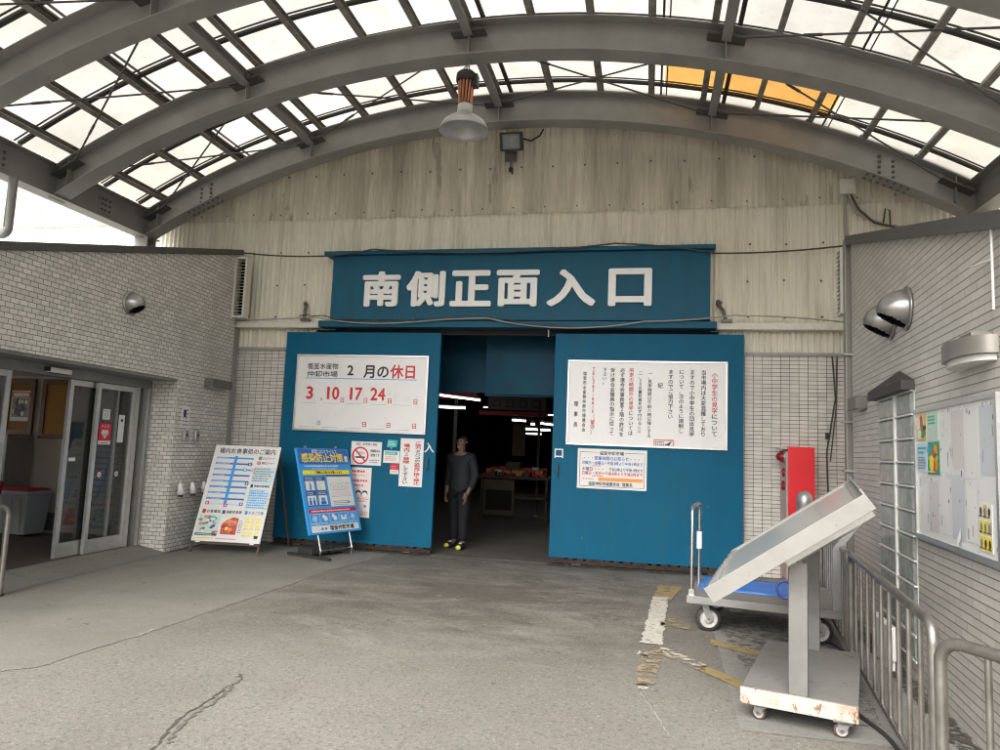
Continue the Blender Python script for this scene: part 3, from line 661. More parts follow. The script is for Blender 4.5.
# ------------------------------------------------------------------ fittings on the facade
fl = thing('floodlight', (-1.98, 9.7, 5.4), 'black square floodlight on a bracket under the canopy arch', 'floodlight')
a = MB(); c_ = Vector((-1.945, 9.40, 5.80)); tl = R(28); U_ = X; N_ = Vector((0, -math.cos(tl), -math.sin(tl))); V_ = U_.cross(-N_) * 1.0; V_ = Vector((0, -math.sin(tl), math.cos(tl)))
P_ = lambda x, y, n: c_ + U_ * x + V_ * y + N_ * n
def slab(mb, x0, x1, y0, y1, n0, n1, m): mb.obox(P_(x0, y0, n0), U_ * (x1 - x0), V_ * (y1 - y0), N_ * (n1 - n0), m)
slab(a, -.155, .155, -.125, -.10, 0, .1, 'black_plastic'); slab(a, -.155, .155, .10, .125, 0, .1, 'black_plastic'); slab(a, -.155, -.125, -.1, .1, 0, .1, 'black_plastic'); slab(a, .125, .155, -.1, .1, 0, .1, 'black_plastic'); slab(a, -.15, .15, -.12, .12, -.06, 0, 'black_plastic')
a.build('housing', fl, bevel=.004)
a = MB(); slab(a, -.125, .125, -.1, .1, .06, .066, 'lamp_glass'); a.build('lens', fl)
a = MB(); slab(a, -.1, .1, -.075, .075, .0, .02, 'shade_alu'); a.build('reflector', fl)
a = MB(); a.tube([(-2.10, 9.45, 5.80), (-2.10, 9.5, 5.68), (-2.10, 9.55, 5.60)], .008, 'galv'); a.tube([(-1.87, 9.45, 5.80), (-1.87, 9.5, 5.68), (-1.87, 9.55, 5.60)], .008, 'galv')
a.box(-2.07, -1.9, 9.55, 9.6, 5.58, 5.72, 'bronze_box'); a.tube([(-1.985, 9.58, 5.6), (-1.985, 9.6, 5.5), (-1.985, 9.72, 5.46)], .02, 'bronze_box'); a.lathe([(.001, 0), (.03, 0), (.035, .05), (.001, .06)], (-1.985, 9.6, 5.44), (0, 0, 1), 'black_plastic', 12); a.build('bracket', fl)
a = MB(); a.tube([(-1.9, 9.47, 5.95), (-1.85, 9.6, 5.93), (-1.72, 9.68, 5.92), (-1.6, 9.7, 6.0), (-1.55, 9.71, 6.1)], .012, 'black_plastic'); a.build('power_cord', fl)

jb = thing('junction_box', (2.47, 9.7, 4.96), 'pale square junction box with dangling cables high on the facade', 'junction box')
a = MB(); a.box(2.385, 2.575, 9.62, 9.72, 4.965, 5.165, 'flashing'); a.build('case', jb, bevel=.008)
a = MB()
a.tube([(2.46, 9.66, 4.97), (2.46, 9.69, 4.6), (2.48, 9.69, 4.25), (2.5, 9.6, 4.0), (2.53, 9.55, 3.8)], .02, 'cable_pale')
a.tube([(2.5, 9.66, 4.97), (2.6, 9.68, 4.72), (2.75, 9.66, 4.62), (2.95, 9.62, 4.52), (3.1, 9.5, 4.46)], .018, 'cable_pale'); a.tube([(2.52, 9.66, 4.97), (2.62, 9.64, 4.75), (2.8, 9.64, 4.57), (3.15, 9.5, 4.42)], .015, 'cable')
a.tube([(2.9, 9.62, 4.56), (2.92, 9.6, 4.74), (2.97, 9.6, 4.72), (2.98, 9.62, 4.5)], .01, 'cable'); a.build('cable', jb)
def sag(p, q, d, n=24): p = Vector(p); q = Vector(q); return [p.lerp(q, i / n) - Z * d * 4 * (i / n) * (1 - i / n) for i in range(n + 1)]
a = MB(); pts = sag((-6.1, 9.5, 4.30), (-4.6, 9.45, 4.21), .03) + sag((-4.55, 9.44, 4.21), (-3.95, 9.42, 4.285), .01) + sag((-3.9, 9.42, 4.285), (-.5, 9.42, 4.30), .085) + sag((-.45, 9.42, 4.30), (.75, 9.45, 4.17), -.02) + sag((.8, 9.5, 4.165), (2.48, 9.6, 4.27), .03)
a.tube(pts, .011, 'cable', 6); one(a, 'overhead_cable', (-1.9, 9.45, 4.2), 'thin sagging cable running along the top of the long blue sign', 'cable')
a = MB(); pts = sag((-6.1, 9.55, 3.26), (-4.85, 9.5, 3.30), .0) + sag((-4.8, 9.45, 3.30), (-3.35, 9.42, 3.22), .05) + sag((-3.3, 9.42, 3.22), (-2.25, 9.42, 3.28), -.01) + sag((-2.2, 9.42, 3.28), (-.1, 9.42, 3.235), .11) + sag((-.05, 9.42, 3.24), (1.1, 9.5, 3.34), .02) + sag((1.15, 9.55, 3.34), (2.48, 9.6, 3.26), -.02)
a.tube(pts, .0095, 'cable_pale', 6)
a.tube([p + Vector((0, -.01, .03 + .015 * math.sin(i))) for i, p in enumerate(pts[20:90])], .007, 'cable', 6)
one(a, 'overhead_cable', (-1.9, 9.45, 3.2), 'pair of loose cables drooping along the bottom of the blue sign', 'cable')
for i, (x_, lab) in enumerate(((-5.0, 'rusty cable bracket at the left end of the blue sign'), (.97, 'rusty cable bracket at the right end of the blue sign'))):
    a = MB(); a.tube([(x_ - .08, 9.72, 3.52), (x_ - .03, 9.6, 3.42), (x_, 9.56, 3.28)], .025, 'bronze_box'); a.tube([(x_ - .08, 9.74, 3.52), (x_ - .085, 9.7, 3.56), (x_ - .06, 9.66, 3.53)], .03, 'bronze_box'); a.box(x_ - .06, x_ + .08, 9.53, 9.6, 3.255, 3.29, 'bronze_box')
    one(a, 'cable_bracket', (x_, 9.72, 3.3), lab, 'bracket')
a = MB(); a.tube(sag((2.30, 9.72, 2.84), (2.33, 9.70, 2.3), -.02) + sag((2.33, 9.70, 2.3), (2.22, 9.70, 1.6), .0) + sag((2.22, 9.70, 1.6), (2.24, 9.70, .9), .02), .010, 'cable', 6); a.tube(sag((2.36, 9.72, 2.84), (2.34, 9.70, 2.2), .02) + sag((2.34, 9.70, 2.2), (2.26, 9.69, 1.5), .0), .008, 'cable', 6)
a.box(2.21, 2.25, 9.68, 9.73, 1.78, 1.86, 'black_plastic')
one(a, 'hanging_cable', (2.3, 9.7, 2.0), 'thin dark cables hanging down the tiled wall beside the red cabinet', 'cable')
a = MB(); a.tube([(-1.37, 9.60, 3.15), (-1.36, 9.585, 3.12), (-1.362, 9.58, 3.05)], .008, 'white_enamel')
one(a, 'hook', (-1.37, 9.6, 3.05), 'small white hook over the doorway corner of the blue door', 'hook')

# red fire cabinet standing against the tiled wall
fc = thing('fire_cabinet', (1.88, 9.4, 0), 'tall bright red fire hydrant cabinet against the tiled wall', 'fire cabinet')
a = MB(); a.box(1.69, 1.995, 9.30, 9.72, 0, 1.66, 'red_paint'); a.build('body', fc, bevel=.006)
a = MB(); a.box(1.67, 1.688, 9.32, 9.70, .06, 1.60, 'pink_side'); a.build('door', fc)
a = MB(); a.lathe([(.075, 0), (.072, .02), (.062, .05), (.035, .085), (0, .1)], (1.67, 9.46, 1.535), (-1, 0, 0), 'red_dark', 20); a.lathe([(.09, -.002), (.09, .012), (.07, .016)], (1.67, 9.46, 1.535), (-1, 0, 0), 'galv', 20); a.build('lamp', fc)
a = MB(); a.lathe([(.055, 0), (.055, .02), (.03, .028), (0, .028)], (1.67, 9.46, 1.340), (-1, 0, 0), 'red_dark', 18); a.build('button', fc)
a = MB(); a.lathe([(.06, 0), (.055, .03), (.0, .032)], (1.67, 9.46, 1.180), (-1, 0, 0), 'red_dark', 18); a.build('bell', fc)
a = MB(); a.box(1.60, 1.688, 9.34, 9.65, 1.63, 1.65, 'galv'); a.build('visor', fc)
a = MB(); a.lathe([(.085, 0), (.085, 1.0), (.088, 1.01), (.088, 1.05), (.08, 1.10), (.055, 1.145), (0, 1.16)], (1.735, 8.6, 0), Z, 'galv', 24)
for k in range(3): a.lathe([(.087, 0), (.09, .01), (.087, .02)], (1.735, 8.6, .95 - .18 * k), Z, 'galv', 24)
one(a, 'bollard', (1.735, 8.6, 0), 'silver wrapped round post standing in front of the red cabinet', 'bollard')

# ------------------------------------------------------------------ left building
LX = lambda y: -6.06 - .059 * (y - 8.58)
Lt = Vector((-.059, 1, 0)).normalized(); Ln = Vector((1, .059, 0)).normalized()     # along the wall, out of the wall
LO = Vector((LX(0), 0, 0))
LF = (LO, Lt, Z, Ln)
ls = lambda y: y / Lt.y
ltop = lambda y: 3.13 + max(y - 5.307, -1.6) * .269
DN = -.42
lb = thing('tiled_building', (-6.2, 6.5, 0), 'grey tiled entrance building with glass sliding doors on the left', 'building')
a = MB()
a.prism([(ls(2.5), 2.235), (ls(9.52), 2.235), (ls(9.52), ltop(9.52)), (ls(3.707), ltop(3.707)), (ls(2.5), ltop(2.5))], LF, -.62, 0, 'tile_running')
a.prism([(ls(8.215), 0), (ls(9.52), 0), (ls(9.52), 2.235), (ls(8.215), 2.235)], LF, -.66, 0, 'tile_running')
a.prism([(ls(2.5), 0), (ls(3.6), 0), (ls(3.6), 2.235), (ls(2.5), 2.235)], LF, -.66, 0, 'tile_running')
a.build('tiled_wall', lb)
a = MB(); a.prism([(ls(2.45), ltop(2.5) + .003), (ls(3.707), ltop(3.7) + .003), (ls(9.55), ltop(9.55) + .003), (ls(9.55), ltop(9.55) + .085), (ls(3.707), ltop(3.7) + .085), (ls(2.45), ltop(2.5) + .085)], LF, -.66, .035, 'coping'); a.build('coping', lb)
a = MB(); a.prism([(ls(2.5), 2.40), (ls(9.5), 2.40), (ls(9.5), ltop(9.5)), (ls(3.7), ltop(3.7)), (ls(2.5), ltop(2.5))], LF, -6.5, -.67, 'grey_panel'); a.build('roof', lb)
a = MB(); a.prism([(ls(9.521), 0), (ls(9.74), 0), (ls(9.74), 3.16), (ls(9.521), 3.16)], LF, -.4, -.05, 'grey_panel'); a.build('joint_cover', lb)
# soffit + vestibule shell
a = MB(); a.prism([(ls(2.5), 2.2), (ls(8.21), 2.2), (ls(8.21), 2.232), (ls(2.5), 2.232)], LF, -.64, -.01, 'alu_dull'); a.build('soffit', lb)
a = MB(); a.box(-12, -6.72, 9.06, 9.2, 0, 2.4, 'vest_wall'); a.box(-12, -11.85, 2.5, 9.06, 0, .8, 'vest_wall'); a.box(-12, -11.85, 2.5, 4.0, .8, 2.4, 'vest_wall'); a.box(-12, -11.85, 8.6, 9.06, .8, 2.4, 'vest_wall'); a.box(-11.85, -6.75, 2.5, 2.6, 0, 2.4, 'vest_wall'); a.build('inner_wall', lb)  # unseen far wall shaped with a gap so skylight brightens the vestibule
a = MB(); a.box(-11.85, -6.72, 9.045, 9.06, .04, .30, 'baseboard'); a.build('baseboard', lb)
a = MB(); a.box(-11.85, -6.9, 2.6, 9.06, 2.3, 2.38, 'vest_wall'); a.build('ceiling', lb)
a = MB(); a.prism([(ls(2.6), .002), (ls(8.21), .002), (ls(8.21), .085), (ls(2.6), .085)], LF, -5.2, DN + .06, 'vest_floor'); a.build('floor', lb)
a = MB(); o_, U_, V_, N_ = LF
for y0, y1 in ((3.6, 8.21),):
    p = [o_ + U_ * ls(y0) + N_ * (DN + .06) + Z * .084, o_ + U_ * ls(y1) + N_ * (DN + .06) + Z * .084, o_ + U_ * ls(y1) + N_ * .05 + Z * .006, o_ + U_ * ls(y0) + N_ * .25 + Z * .006]
    a.add(p, [(0, 3, 2, 1)], 'apron')
a.build('ramp', lb)
# aluminium front: header, jambs, glazed leaves
def lbox(mb, y0, y1, z0, z1, n0, n1, m): mb.obox(LO + Lt * ls(y0) + Z * z0 + Ln * n0, Lt * (ls(y1) - ls(y0)), Z * (z1 - z0), Ln * (n1 - n0), m)
a = MB(); lbox(a, 3.6, 8.21, 2.09, 2.20, DN - .1, DN + .06, 'alu_dull'); a.build('header', lb, bevel=.003)
a = MB()
lbox(a, 8.06, 8.21, .086, 2.09, DN - .08, DN + .06, 'alu_dull'); lbox(a, 7.925, 8.0, .086, 2.09, DN - .02, DN + .05, 'alu'); lbox(a, 8.0, 8.06, .086, 2.09, DN - .08, DN + .02, 'steel_dark'); lbox(a, 8.12, 8.15, .086, 2.09, DN + .0605, DN + .085, 'alu'); lbox(a, 8.17, 8.19, .086, 2.09, DN + .0605, DN + .085, 'alu'); a.build('jamb', lb)
def leaf(y0, y1, n, z0=.09, stile=.055, rail=.16):
    a = MB(); fw = stile
    lbox(a, y0, y0 + fw, z0, 2.085, n - .02, n + .02, 'alu'); lbox(a, y1 - fw, y1, z0, 2.085, n - .02, n + .02, 'alu')
    lbox(a, y0 + fw, y1 - fw, z0, z0 + rail, n - .02, n + .02, 'alu'); lbox(a, y0 + fw, y1 - fw, 2.02, 2.085, n - .02, n + .02, 'alu')
    d = a.build('glass_door', lb, bevel=.002)
    a = MB(); lbox(a, y0 + fw, y1 - fw, z0 + rail, 2.03, n - .004, n + .004, 'door_glass'); a.build('pane', d)
    return d
d1 = leaf(6.87, 7.40, DN - .03)
d2 = leaf(7.24, 7.92, DN + .03, stile=.055)
a = MB(); lbox(a, 7.585, 7.62, .251, 2.02, DN + .012, DN + .05, 'alu_dull'); a.build('mullion', d2)
d3 = leaf(4.9, 5.99, DN + .03); d4 = leaf(3.6, 4.9, DN - .03)
def lfr(y, z, n): return (LO + Lt * ls(y) + Z * z + Ln * n, Lt, Z, Ln)
a = MB(); q = lfr(7.325, 1.40, DN + .038)
a.rect(q, 0, .21, 0, .21, 'ink_crimson'); a.disc(q, .075, .10, .035, 'ink_white', .003, seg=16); a.disc(q, .13, .10, .035, 'ink_white', .003, seg=16); a.add([q[0] + q[1] * x_ + Z * y_ + q[3] * .003 for x_, y_ in ((.042, .09), (.163, .09), (.103, .025))], [(2, 1, 0)], 'ink_white'); a.text('AED', q, .03, .18, .155, .05, 'ink_white', .003); a.rect(q, 0, .21, -.045, 0, 'ink_white'); a.fill(q, .02, .19, -.04, -.005, 1, 'ink_grey', 4, .003)
a.build('aed_sticker', d2); a = MB(); q = lfr(7.36, 1.655, DN + .038); a.rect(q, 0, .13, 0, .125, 'ink_white'); a.disc(q, .065, .05, .03, 'ink_grey', .003, .022, 14); a.fill(q, .02, .11, .09, .115, 1, 'ink_grey', 2, .003)
a.build('sticker', d2); a = MB(); q = lfr(7.65, 1.385, DN + .038); a.rect(q, 0, .11, 0, .34, 'ink_white'); a.disc(q, .06, .27, .022, 'ink_black', .003, seg=12)
a.build('sticker', d2); a = MB()
for yy in (7.40, 7.70): a.disc(lfr(yy, 1.0, DN + .038), .0, .0, .032, 'ink_white', .001); a.disc(lfr(yy, 1.0, DN + .038), 0, 0, .018, 'ink_pink', .002)
a.build('sticker', d2)
a = MB(); lbox(a, 6.96, 7.06, 1.16, 1.20, DN - .024, DN - .02, 'ink_white'); a.build('sticker', d1)
ds = thing('door_sensor', (LX(6.5) - .36, 6.5, 2.1), 'white door sensor bar above the glass entrance doors', 'sensor')
a = MB(); lbox(a, 6.40, 6.70, 2.115, 2.17, DN + .06, DN + .13, 'white_enamel'); a.build('case', ds, bevel=.008)
a = MB(); lbox(a, 6.38, 6.40, 2.125, 2.172, DN + .06, DN + .12, 'black_plastic'); lbox(a, 6.42, 6.68, 2.109, 2.115, DN + .07, DN + .12, 'black_plastic'); a.build('lens', ds)

# fittings on the left wall
def vent_hood(cen, nrm, rad, label, depth=1.15, group=None):
    """round stainless deep hood: a dome off the wall cut open below and towards the front"""
    t = thing('vent_hood', cen, label, 'vent hood', group)
    c = Vector(cen); n = Vector(nrm).normalized(); U_ = Z.cross(n).normalized()
    def dome(sc_, m, keep, nudge=0):
        mb = MB(); A_, B_ = 72, 30; P = {}
        for i in range(A_):
            for j in range(B_ + 1):
                th, ph = 2 * math.pi * i / A_, (math.pi / 2) * j / B_
                P[i, j] = (math.cos(th) * math.cos(ph), math.sin(th) * math.cos(ph), math.sin(ph))
        vs = []; ids = {}
        for k_, p in P.items():
            ids[k_] = len(vs); vs.append(c + (U_ * p[0] + Z * p[1]) * rad * sc_ + n * (p[2] * rad * depth * sc_ * 1.25 + nudge))
        fs = []
        for i in range(A_):
            for j in range(B_):
                q = [(i, j), ((i + 1) % A_, j), ((i + 1) % A_, j + 1), (i, j + 1)]
                my = sum(P[k_][1] for k_ in q) / 4; mn = sum(P[k_][2] for k_ in q) / 4
                if keep(my, mn): fs.append([ids[k_] for k_ in q])
        mb.add(vs, fs, m, True); return mb
    keep = lambda my, mn: my > -1.02 + .82 * mn
    a = dome(1, 'hood_steel', keep); a.build('hood', t)
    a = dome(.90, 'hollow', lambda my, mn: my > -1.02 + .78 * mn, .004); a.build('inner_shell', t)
    a = MB(); a.lathe([(rad * 1.0, 0), (rad * 1.14, 0), (rad * 1.14, .012), (rad * 1.0, .02)], c, n, 'hood_steel', 36); a.build('flange', t)
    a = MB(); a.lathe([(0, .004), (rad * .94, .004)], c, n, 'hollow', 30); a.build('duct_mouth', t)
    return t
vent_hood((LX(7.15) + .005, 7.15, 3.02), Ln, .125, 'round metal vent hood on the left tiled wall above the doors')
lv = thing('louvre_vent', (-6.05, 9.4, 3.28), 'tall pale louvred vent box at the end of the left tiled wall', 'vent')
def louvre(t, org, U_, N_, wd, ht, th):
    """slatted box: U along the slats, N out of the wall"""
    o_ = Vector(org); a = MB()
    for x0, x1, z0, z1 in ((0, .03, 0, ht), (wd - .03, wd, 0, ht), (.03, wd - .03, 0, .03), (.03, wd - .03, ht - .03, ht)): a.obox(o_ + U_ * x0 + Z * z0, U_ * (x1 - x0), Z * (z1 - z0), N_ * th, 'flashing')
    a.build('frame', t, bevel=.003)
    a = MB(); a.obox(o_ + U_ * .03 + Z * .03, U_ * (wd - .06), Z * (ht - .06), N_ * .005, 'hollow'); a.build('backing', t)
    k = int(ht / .05)
    for i in range(k):
        z0 = .035 + (ht - .07) * i / k; s_ = MB(); s_.obox(o_ + U_ * .031 + Z * (z0 + .025) + N_ * .03, U_ * (wd - .062), N_ * (th - .032) - Z * .02, Z * .005 + N_ * .003, 'flashing'); s_.build('slat', t)
louvre(lv, (LX(9.35) + .002, 9.52, 3.28), -Y * 0 + Vector((1, 0, 0)) * 1.0, Vector((0, -1, 0)), .20, .92, .14)
# box of the vent stands in the corner between the tiled wall and the facade
a = MB(); q = lfr(8.83, 2.19, 0); a.obox(q[0] + Ln * .001, Lt * .52, Z * .12, Ln * .13, 'bronze_box'); a.obox(q[0] + Ln * .03 + Lt * .03 - Z * .004, Lt * .46, Z * .004, Ln * .07, 'lamp_opal')
one(a, 'wall_light', q[0], 'flat bronze box light on the tiled pillar by the glass doors', 'wall light', bevel=.006)
q = lfr(8.36, 1.60, .001); a = MB(); a.obox(q[0], Lt * .17, Z * .29, Ln * .006, 'paper'); f2 = (q[0] + Ln * .006, Lt, Z, Ln); a.fill(f2, .02, .15, .02, .27, 5, 'ink_grey', 3, .002, .6); a.rect(f2, .03, .09, .15, .24, 'ink_black', .0025)
one(a, 'paper_notice', q[0], 'narrow white paper notice taped to the tiled pillar', 'notice')
for i, (yy, lab) in enumerate(((8.40, 'small grey switch box on the tiled pillar, nearer the glass doors'), (8.66, 'small grey switch box on the tiled pillar, nearer the blue door'))):
    q = lfr(yy, 1.43, .001); t = thing('switch_box', q[0], lab, 'switch box', 'switch boxes on the tiled pillar'); a = MB(); a.obox(q[0], Lt * .1, Z * .14, Ln * .045, 'galv'); a.build('case', t, bevel=.008)
    a = MB(); a.disc((q[0] + Ln * .045, Lt, Z, Ln), .05, .08, .02, 'ink_black', .002); a.build('key_hole', t)
for i, (yy, lab) in enumerate(((8.38, 'white pipe cap on the tiled pillar, nearest the glass doors'), (8.66, 'white pipe cap on the tiled pillar, middle of the three'), (8.94, 'white pipe cap on the tiled pillar, nearest the blue door'))):
    q = lfr(yy + .0, .80, .0); t = thing('pipe_cap', q[0], lab, 'pipe cap', 'pipe caps on the tiled pillar')
    a = MB(); a.cyl(q[0] + Ln * .0, q[0] + Ln * .07, .024, 'galv'); a.build('pipe', t)
    a = MB(); a.lathe([(.0, .15), (.016, .145), (.032, .08), (.050, .0), (.044, 0), (.0, .07)], q[0] + Ln * .07 - Z * .06, Z * 1 + Lt * -.25, 'white_enamel', 18); a.build('cap', t)
    a = MB(); a.lathe([(.03, 0), (.034, .03), (.0, .03)], q[0] + Ln * .07 - Z * .10, Z, 'black_plastic', 14); a.build('nozzle', t)

# things inside the left vestibule
def corkboard(x0, x1, z0, z1, label, m):
    t = thing('cork_board', ((x0 + x1) / 2, 9.04, z0), label, 'cork board', 'cork boards in the vestibule'); y = 9.043; fw = .07
    a = MB(); a.box(x0 + fw, x1 - fw, y - .02, y - .003, z0 + fw, z1 - fw, m); a.build('panel', t)
    a = MB(); a.box(x0, x1, y - .04, y - .002, z0, z0 + fw, 'wood_frame'); a.box(x0, x1, y - .04, y - .002, z1 - fw, z1, 'wood_frame'); a.box(x0, x0 + fw, y - .04, y - .002, z0 + fw, z1 - fw, 'wood_frame'); a.box(x1 - fw, x1, y - .04, y - .002, z0 + fw, z1 - fw, 'wood_frame'); a.build('frame', t)
    return t
corkboard(-9.55, -9.03, 1.42, 2.26, 'brown cork board carrying a black and white poster', 'cork_dull')
corkboard(-8.9, -8.02, 1.38, 2.26, 'empty orange brown cork board in a dark wooden frame', 'cork')
t, fr = sheet('poster', -9.44, -9.10, 1.62, 2.08, 'black and white poster pinned on the smaller cork board', 'poster', y=9.02, th=.004)
a = MB(); a.rect(fr, .01, .33, .36, .44, 'ink_red'); a.rect(fr, .03, .31, .375, .425, 'ink_cream', .002); a.rect(fr, .02, .32, .06, .35, 'ink_grey')
rg = random.Random(5)
for k in range(14): a.disc(fr, rg.uniform(.06, .28), rg.uniform(.1, .31), rg.uniform(.02, .045), rg.choice(['ink_black', 'ink_cream', 'ink_black']), .002 + k * .0002, seg=10, sy=1.3)
a.build('picture', t)
vm = thing('drink_cabinet', (-8.75, 8.6, .045), 'pale cabinet with blue figure pictures beside the grey bin', 'cabinet')
a = MB(); a.box(-9.5, -8.95, 8.55, 9.0, .045, 1.42, 'white_panel'); a.build('body', vm, bevel=.01)
fr = (Vector((-9.5, 8.55, .045)), X, Z, -Y); a = MB(); a.rect(fr, .03, .52, .50, .55, 'ink_grey'); a.rect(fr, .03, .52, .88, .92, 'ink_grey')
for cx in (.12, .3, .46):
    a.rect(fr, cx - .06, cx + .06, .58, .80, 'ink_blue'); a.rect(fr, cx - .025, cx + .03, .62, .78, 'ink_pale_blue', .002); a.disc(fr, cx, .83, .03, 'ink_black', .002, seg=12); a.rect(fr, cx - .045, cx - .01, .3, .49, 'ink_navy'); a.rect(fr, cx + .01, cx + .045, .3, .49, 'ink_navy')
a.build('picture', vm)
bn = thing('waste_bin', (-8.6, 8.5, .045), 'light grey waste bin with a dark red lid', 'bin')
def frustum(x, y, z, w0, d0, w1, d1, h, m):
    a = MB(); P = [(x - w0 / 2, y - d0 / 2, z), (x + w0 / 2, y - d0 / 2, z), (x + w0 / 2, y + d0 / 2, z), (x - w0 / 2, y + d0 / 2, z), (x - w1 / 2, y - d1 / 2, z + h), (x + w1 / 2, y - d1 / 2, z + h), (x + w1 / 2, y + d1 / 2, z + h), (x - w1 / 2, y + d1 / 2, z + h)]
    a.add(P, [(3, 2, 1, 0), (4, 5, 6, 7), (0, 1, 5, 4), (1, 2, 6, 5), (2, 3, 7, 6), (3, 0, 4, 7)], m); return a
a = frustum(-8.62, 8.62, .045, .42, .34, .5, .42, .56, 'bin_grey')
for k in range(3): a.add([(-8.78 + .14 * k, 8.45 - .004, .08), (-8.75 + .14 * k, 8.45 - .004, .08), (-8.75 + .145 * k, 8.41 - .004, .56), (-8.78 + .145 * k, 8.41 - .004, .56)], [(0, 1, 2, 3)], 'grey_panel')
a.build('bucket', bn, bevel=.015)
a = frustum(-8.62, 8.62, .607, .54, .46, .5, .42, .035, 'bin_grey'); a.build('rim', bn)
a = frustum(-8.62, 8.62, .645, .50, .42, .40, .32, .035, 'bin_red'); a.build('lid', bn, bevel=.008)
a = MB(); a.prism([(0, 0), (.35, 0), (.42, .36), (.30, .40), (.0, .34)], (Vector((-8.98, 8.2, .42)), X, Z, -Y), 0, .4, 'bin_red'); a.box(-8.98, -8.62, 7.795, 7.80, .62, .635, 'ink_orange')
for px, py in ((-8.95, 8.15), (-8.66, 8.15), (-8.95, 7.85), (-8.66, 7.85)): a.cyl((px, py, .045), (px, py, .42), .014, 'steel_dark', 8)
one(a, 'red_stool', (-8.8, 8.0, .045), 'dark red padded stool in front of the grey bin', 'stool', bevel=.01)
for bx, yy, lab in ((-7.72, 8.72, 'tall dark blue waste bin behind glass door, nearer the cork boards'), (-7.27, 8.74, 'tall dark blue waste bin behind glass door, nearer the tiled pillar')):
    t = thing('waste_bin', (bx, yy, .045), lab, 'bin', 'blue bins behind the glass doors')
    a = frustum(bx, yy, .045, .36, .38, .40, .44, .95, 'bin_blue'); a.build('bucket', t, bevel=.02)
    a = frustum(bx, yy, .995, .42, .47, .38, .41, .16, 'bin_blue'); a.build('lid', t, bevel=.015)
# ------------------------------------------------------------------ right building
RX = lambda y: 1.82 + .08 * (y - 4.96)
Rt = Vector((.08, 1, 0)).normalized(); Rn = Vector((-1, .08, 0)).normalized()
RO = Vector((RX(0), 0, 0)); rs = lambda y: y / Rt.y
RF = (RO, Rt, Z, Rn)
rtop = lambda y: 3.82 + (max(y, 2.2) - 7.85) * .272
rb = thing('tiled_building', (3.0, 5, 0), 'grey tiled building with glass block window on the right', 'building')
a = MB(); a.prism([(rs(-2.5), 0), (rs(7.85), 0), (rs(7.85), rtop(7.85)), (rs(2.2), rtop(2.2)), (rs(-2.5), rtop(1.2))], RF, -.25, 0, 'tile_right'); a.build('tiled_wall', rb)
a = MB(); a.prism([(rs(-2.4), .0), (rs(7.8), 0), (rs(7.8), rtop(7.8)), (rs(2.2), rtop(2.2)), (rs(-2.4), rtop(1.3))], RF, -5, -.26, 'tile_right'); a.build('rear_block', rb)
a = MB(); a.prism([(rs(-2.55), rtop(1.2) - .05), (rs(2.2), rtop(2.2) - .05), (rs(7.9), rtop(7.9) - .05), (rs(7.9), rtop(7.9) + .045), (rs(2.2), rtop(2.2) + .045), (rs(-2.55), rtop(1.2) + .045)], RF, -.28, .05, 'coping'); a.build('coping', rb)
def rbox(mb, y0, y1, z0, z1, n0, n1, m): mb.obox(RO + Rt * rs(y0) + Z * z0 + Rn * n0, Rt * (rs(y1) - rs(y0)), Z * (z1 - z0), Rn * (n1 - n0), m)
def rfr(y, z, n): return (RO + Rt * rs(y) + Z * z + Rn * n, -Rt, Z, Rn)      # u runs towards the camera
gw = MB(); rbox(gw, 5.58, 6.66, .12, 2.03, .001, .004, 'grout_white'); gwin = gw.build('glass_block_window', rb)
for c_ in range(2):
    for k in range(11):
        y0, y1 = ((5.60, 6.055), (6.085, 6.64))[c_]; z0 = .14 + k * .1725
        a = MB(); o_ = RO + Z * z0; n0, n1 = .004, .02
        p = lambda yy, zz, nn: RO + Rt * rs(yy) + Z * zz + Rn * nn
        i_ = .03
        vs = [p(y0, z0, n0), p(y1, z0, n0), p(y1, z0 + .160, n0), p(y0, z0 + .160, n0), p(y0 + i_, z0 + i_ * .6, n1), p(y1 - i_, z0 + i_ * .6, n1), p(y1 - i_, z0 + .160 - i_ * .6, n1), p(y0 + i_, z0 + .160 - i_ * .6, n1)]
        a.add(vs, [(4, 5, 6, 7), (0, 1, 5, 4), (1, 2, 6, 5), (2, 3, 7, 6), (3, 0, 4, 7)], 'glass_block'); a.build('glass_block', gwin)
for k in range(12):
    a = MB(); rbox(a, 5.58, 6.66, .128 + k * .1725, .140 + k * .1725, .004, .026, 'grout_white'); a.build('ledge', gwin)
a = MB(); rbox(a, 6.055, 6.085, .12, 2.03, .004, .03, 'grout_white'); a.build('mullion', gwin)
a = MB(); p = lambda yy, zz, nn: RO + Rt * rs(yy) + Z * zz + Rn * nn
rbox(a, 5.57, 6.69, 2.035, 2.105, .002, .09, 'dark_cap')
a.add([p(5.57, 2.106, .09), p(6.69, 2.106, .09), p(5.95, 2.215, .01), p(5.57, 2.106, .005), p(6.69, 2.106, .005)], [(0, 1, 2), (0, 2, 3), (1, 4, 2)], 'dark_cap'); a.build('rain_hood', gwin)

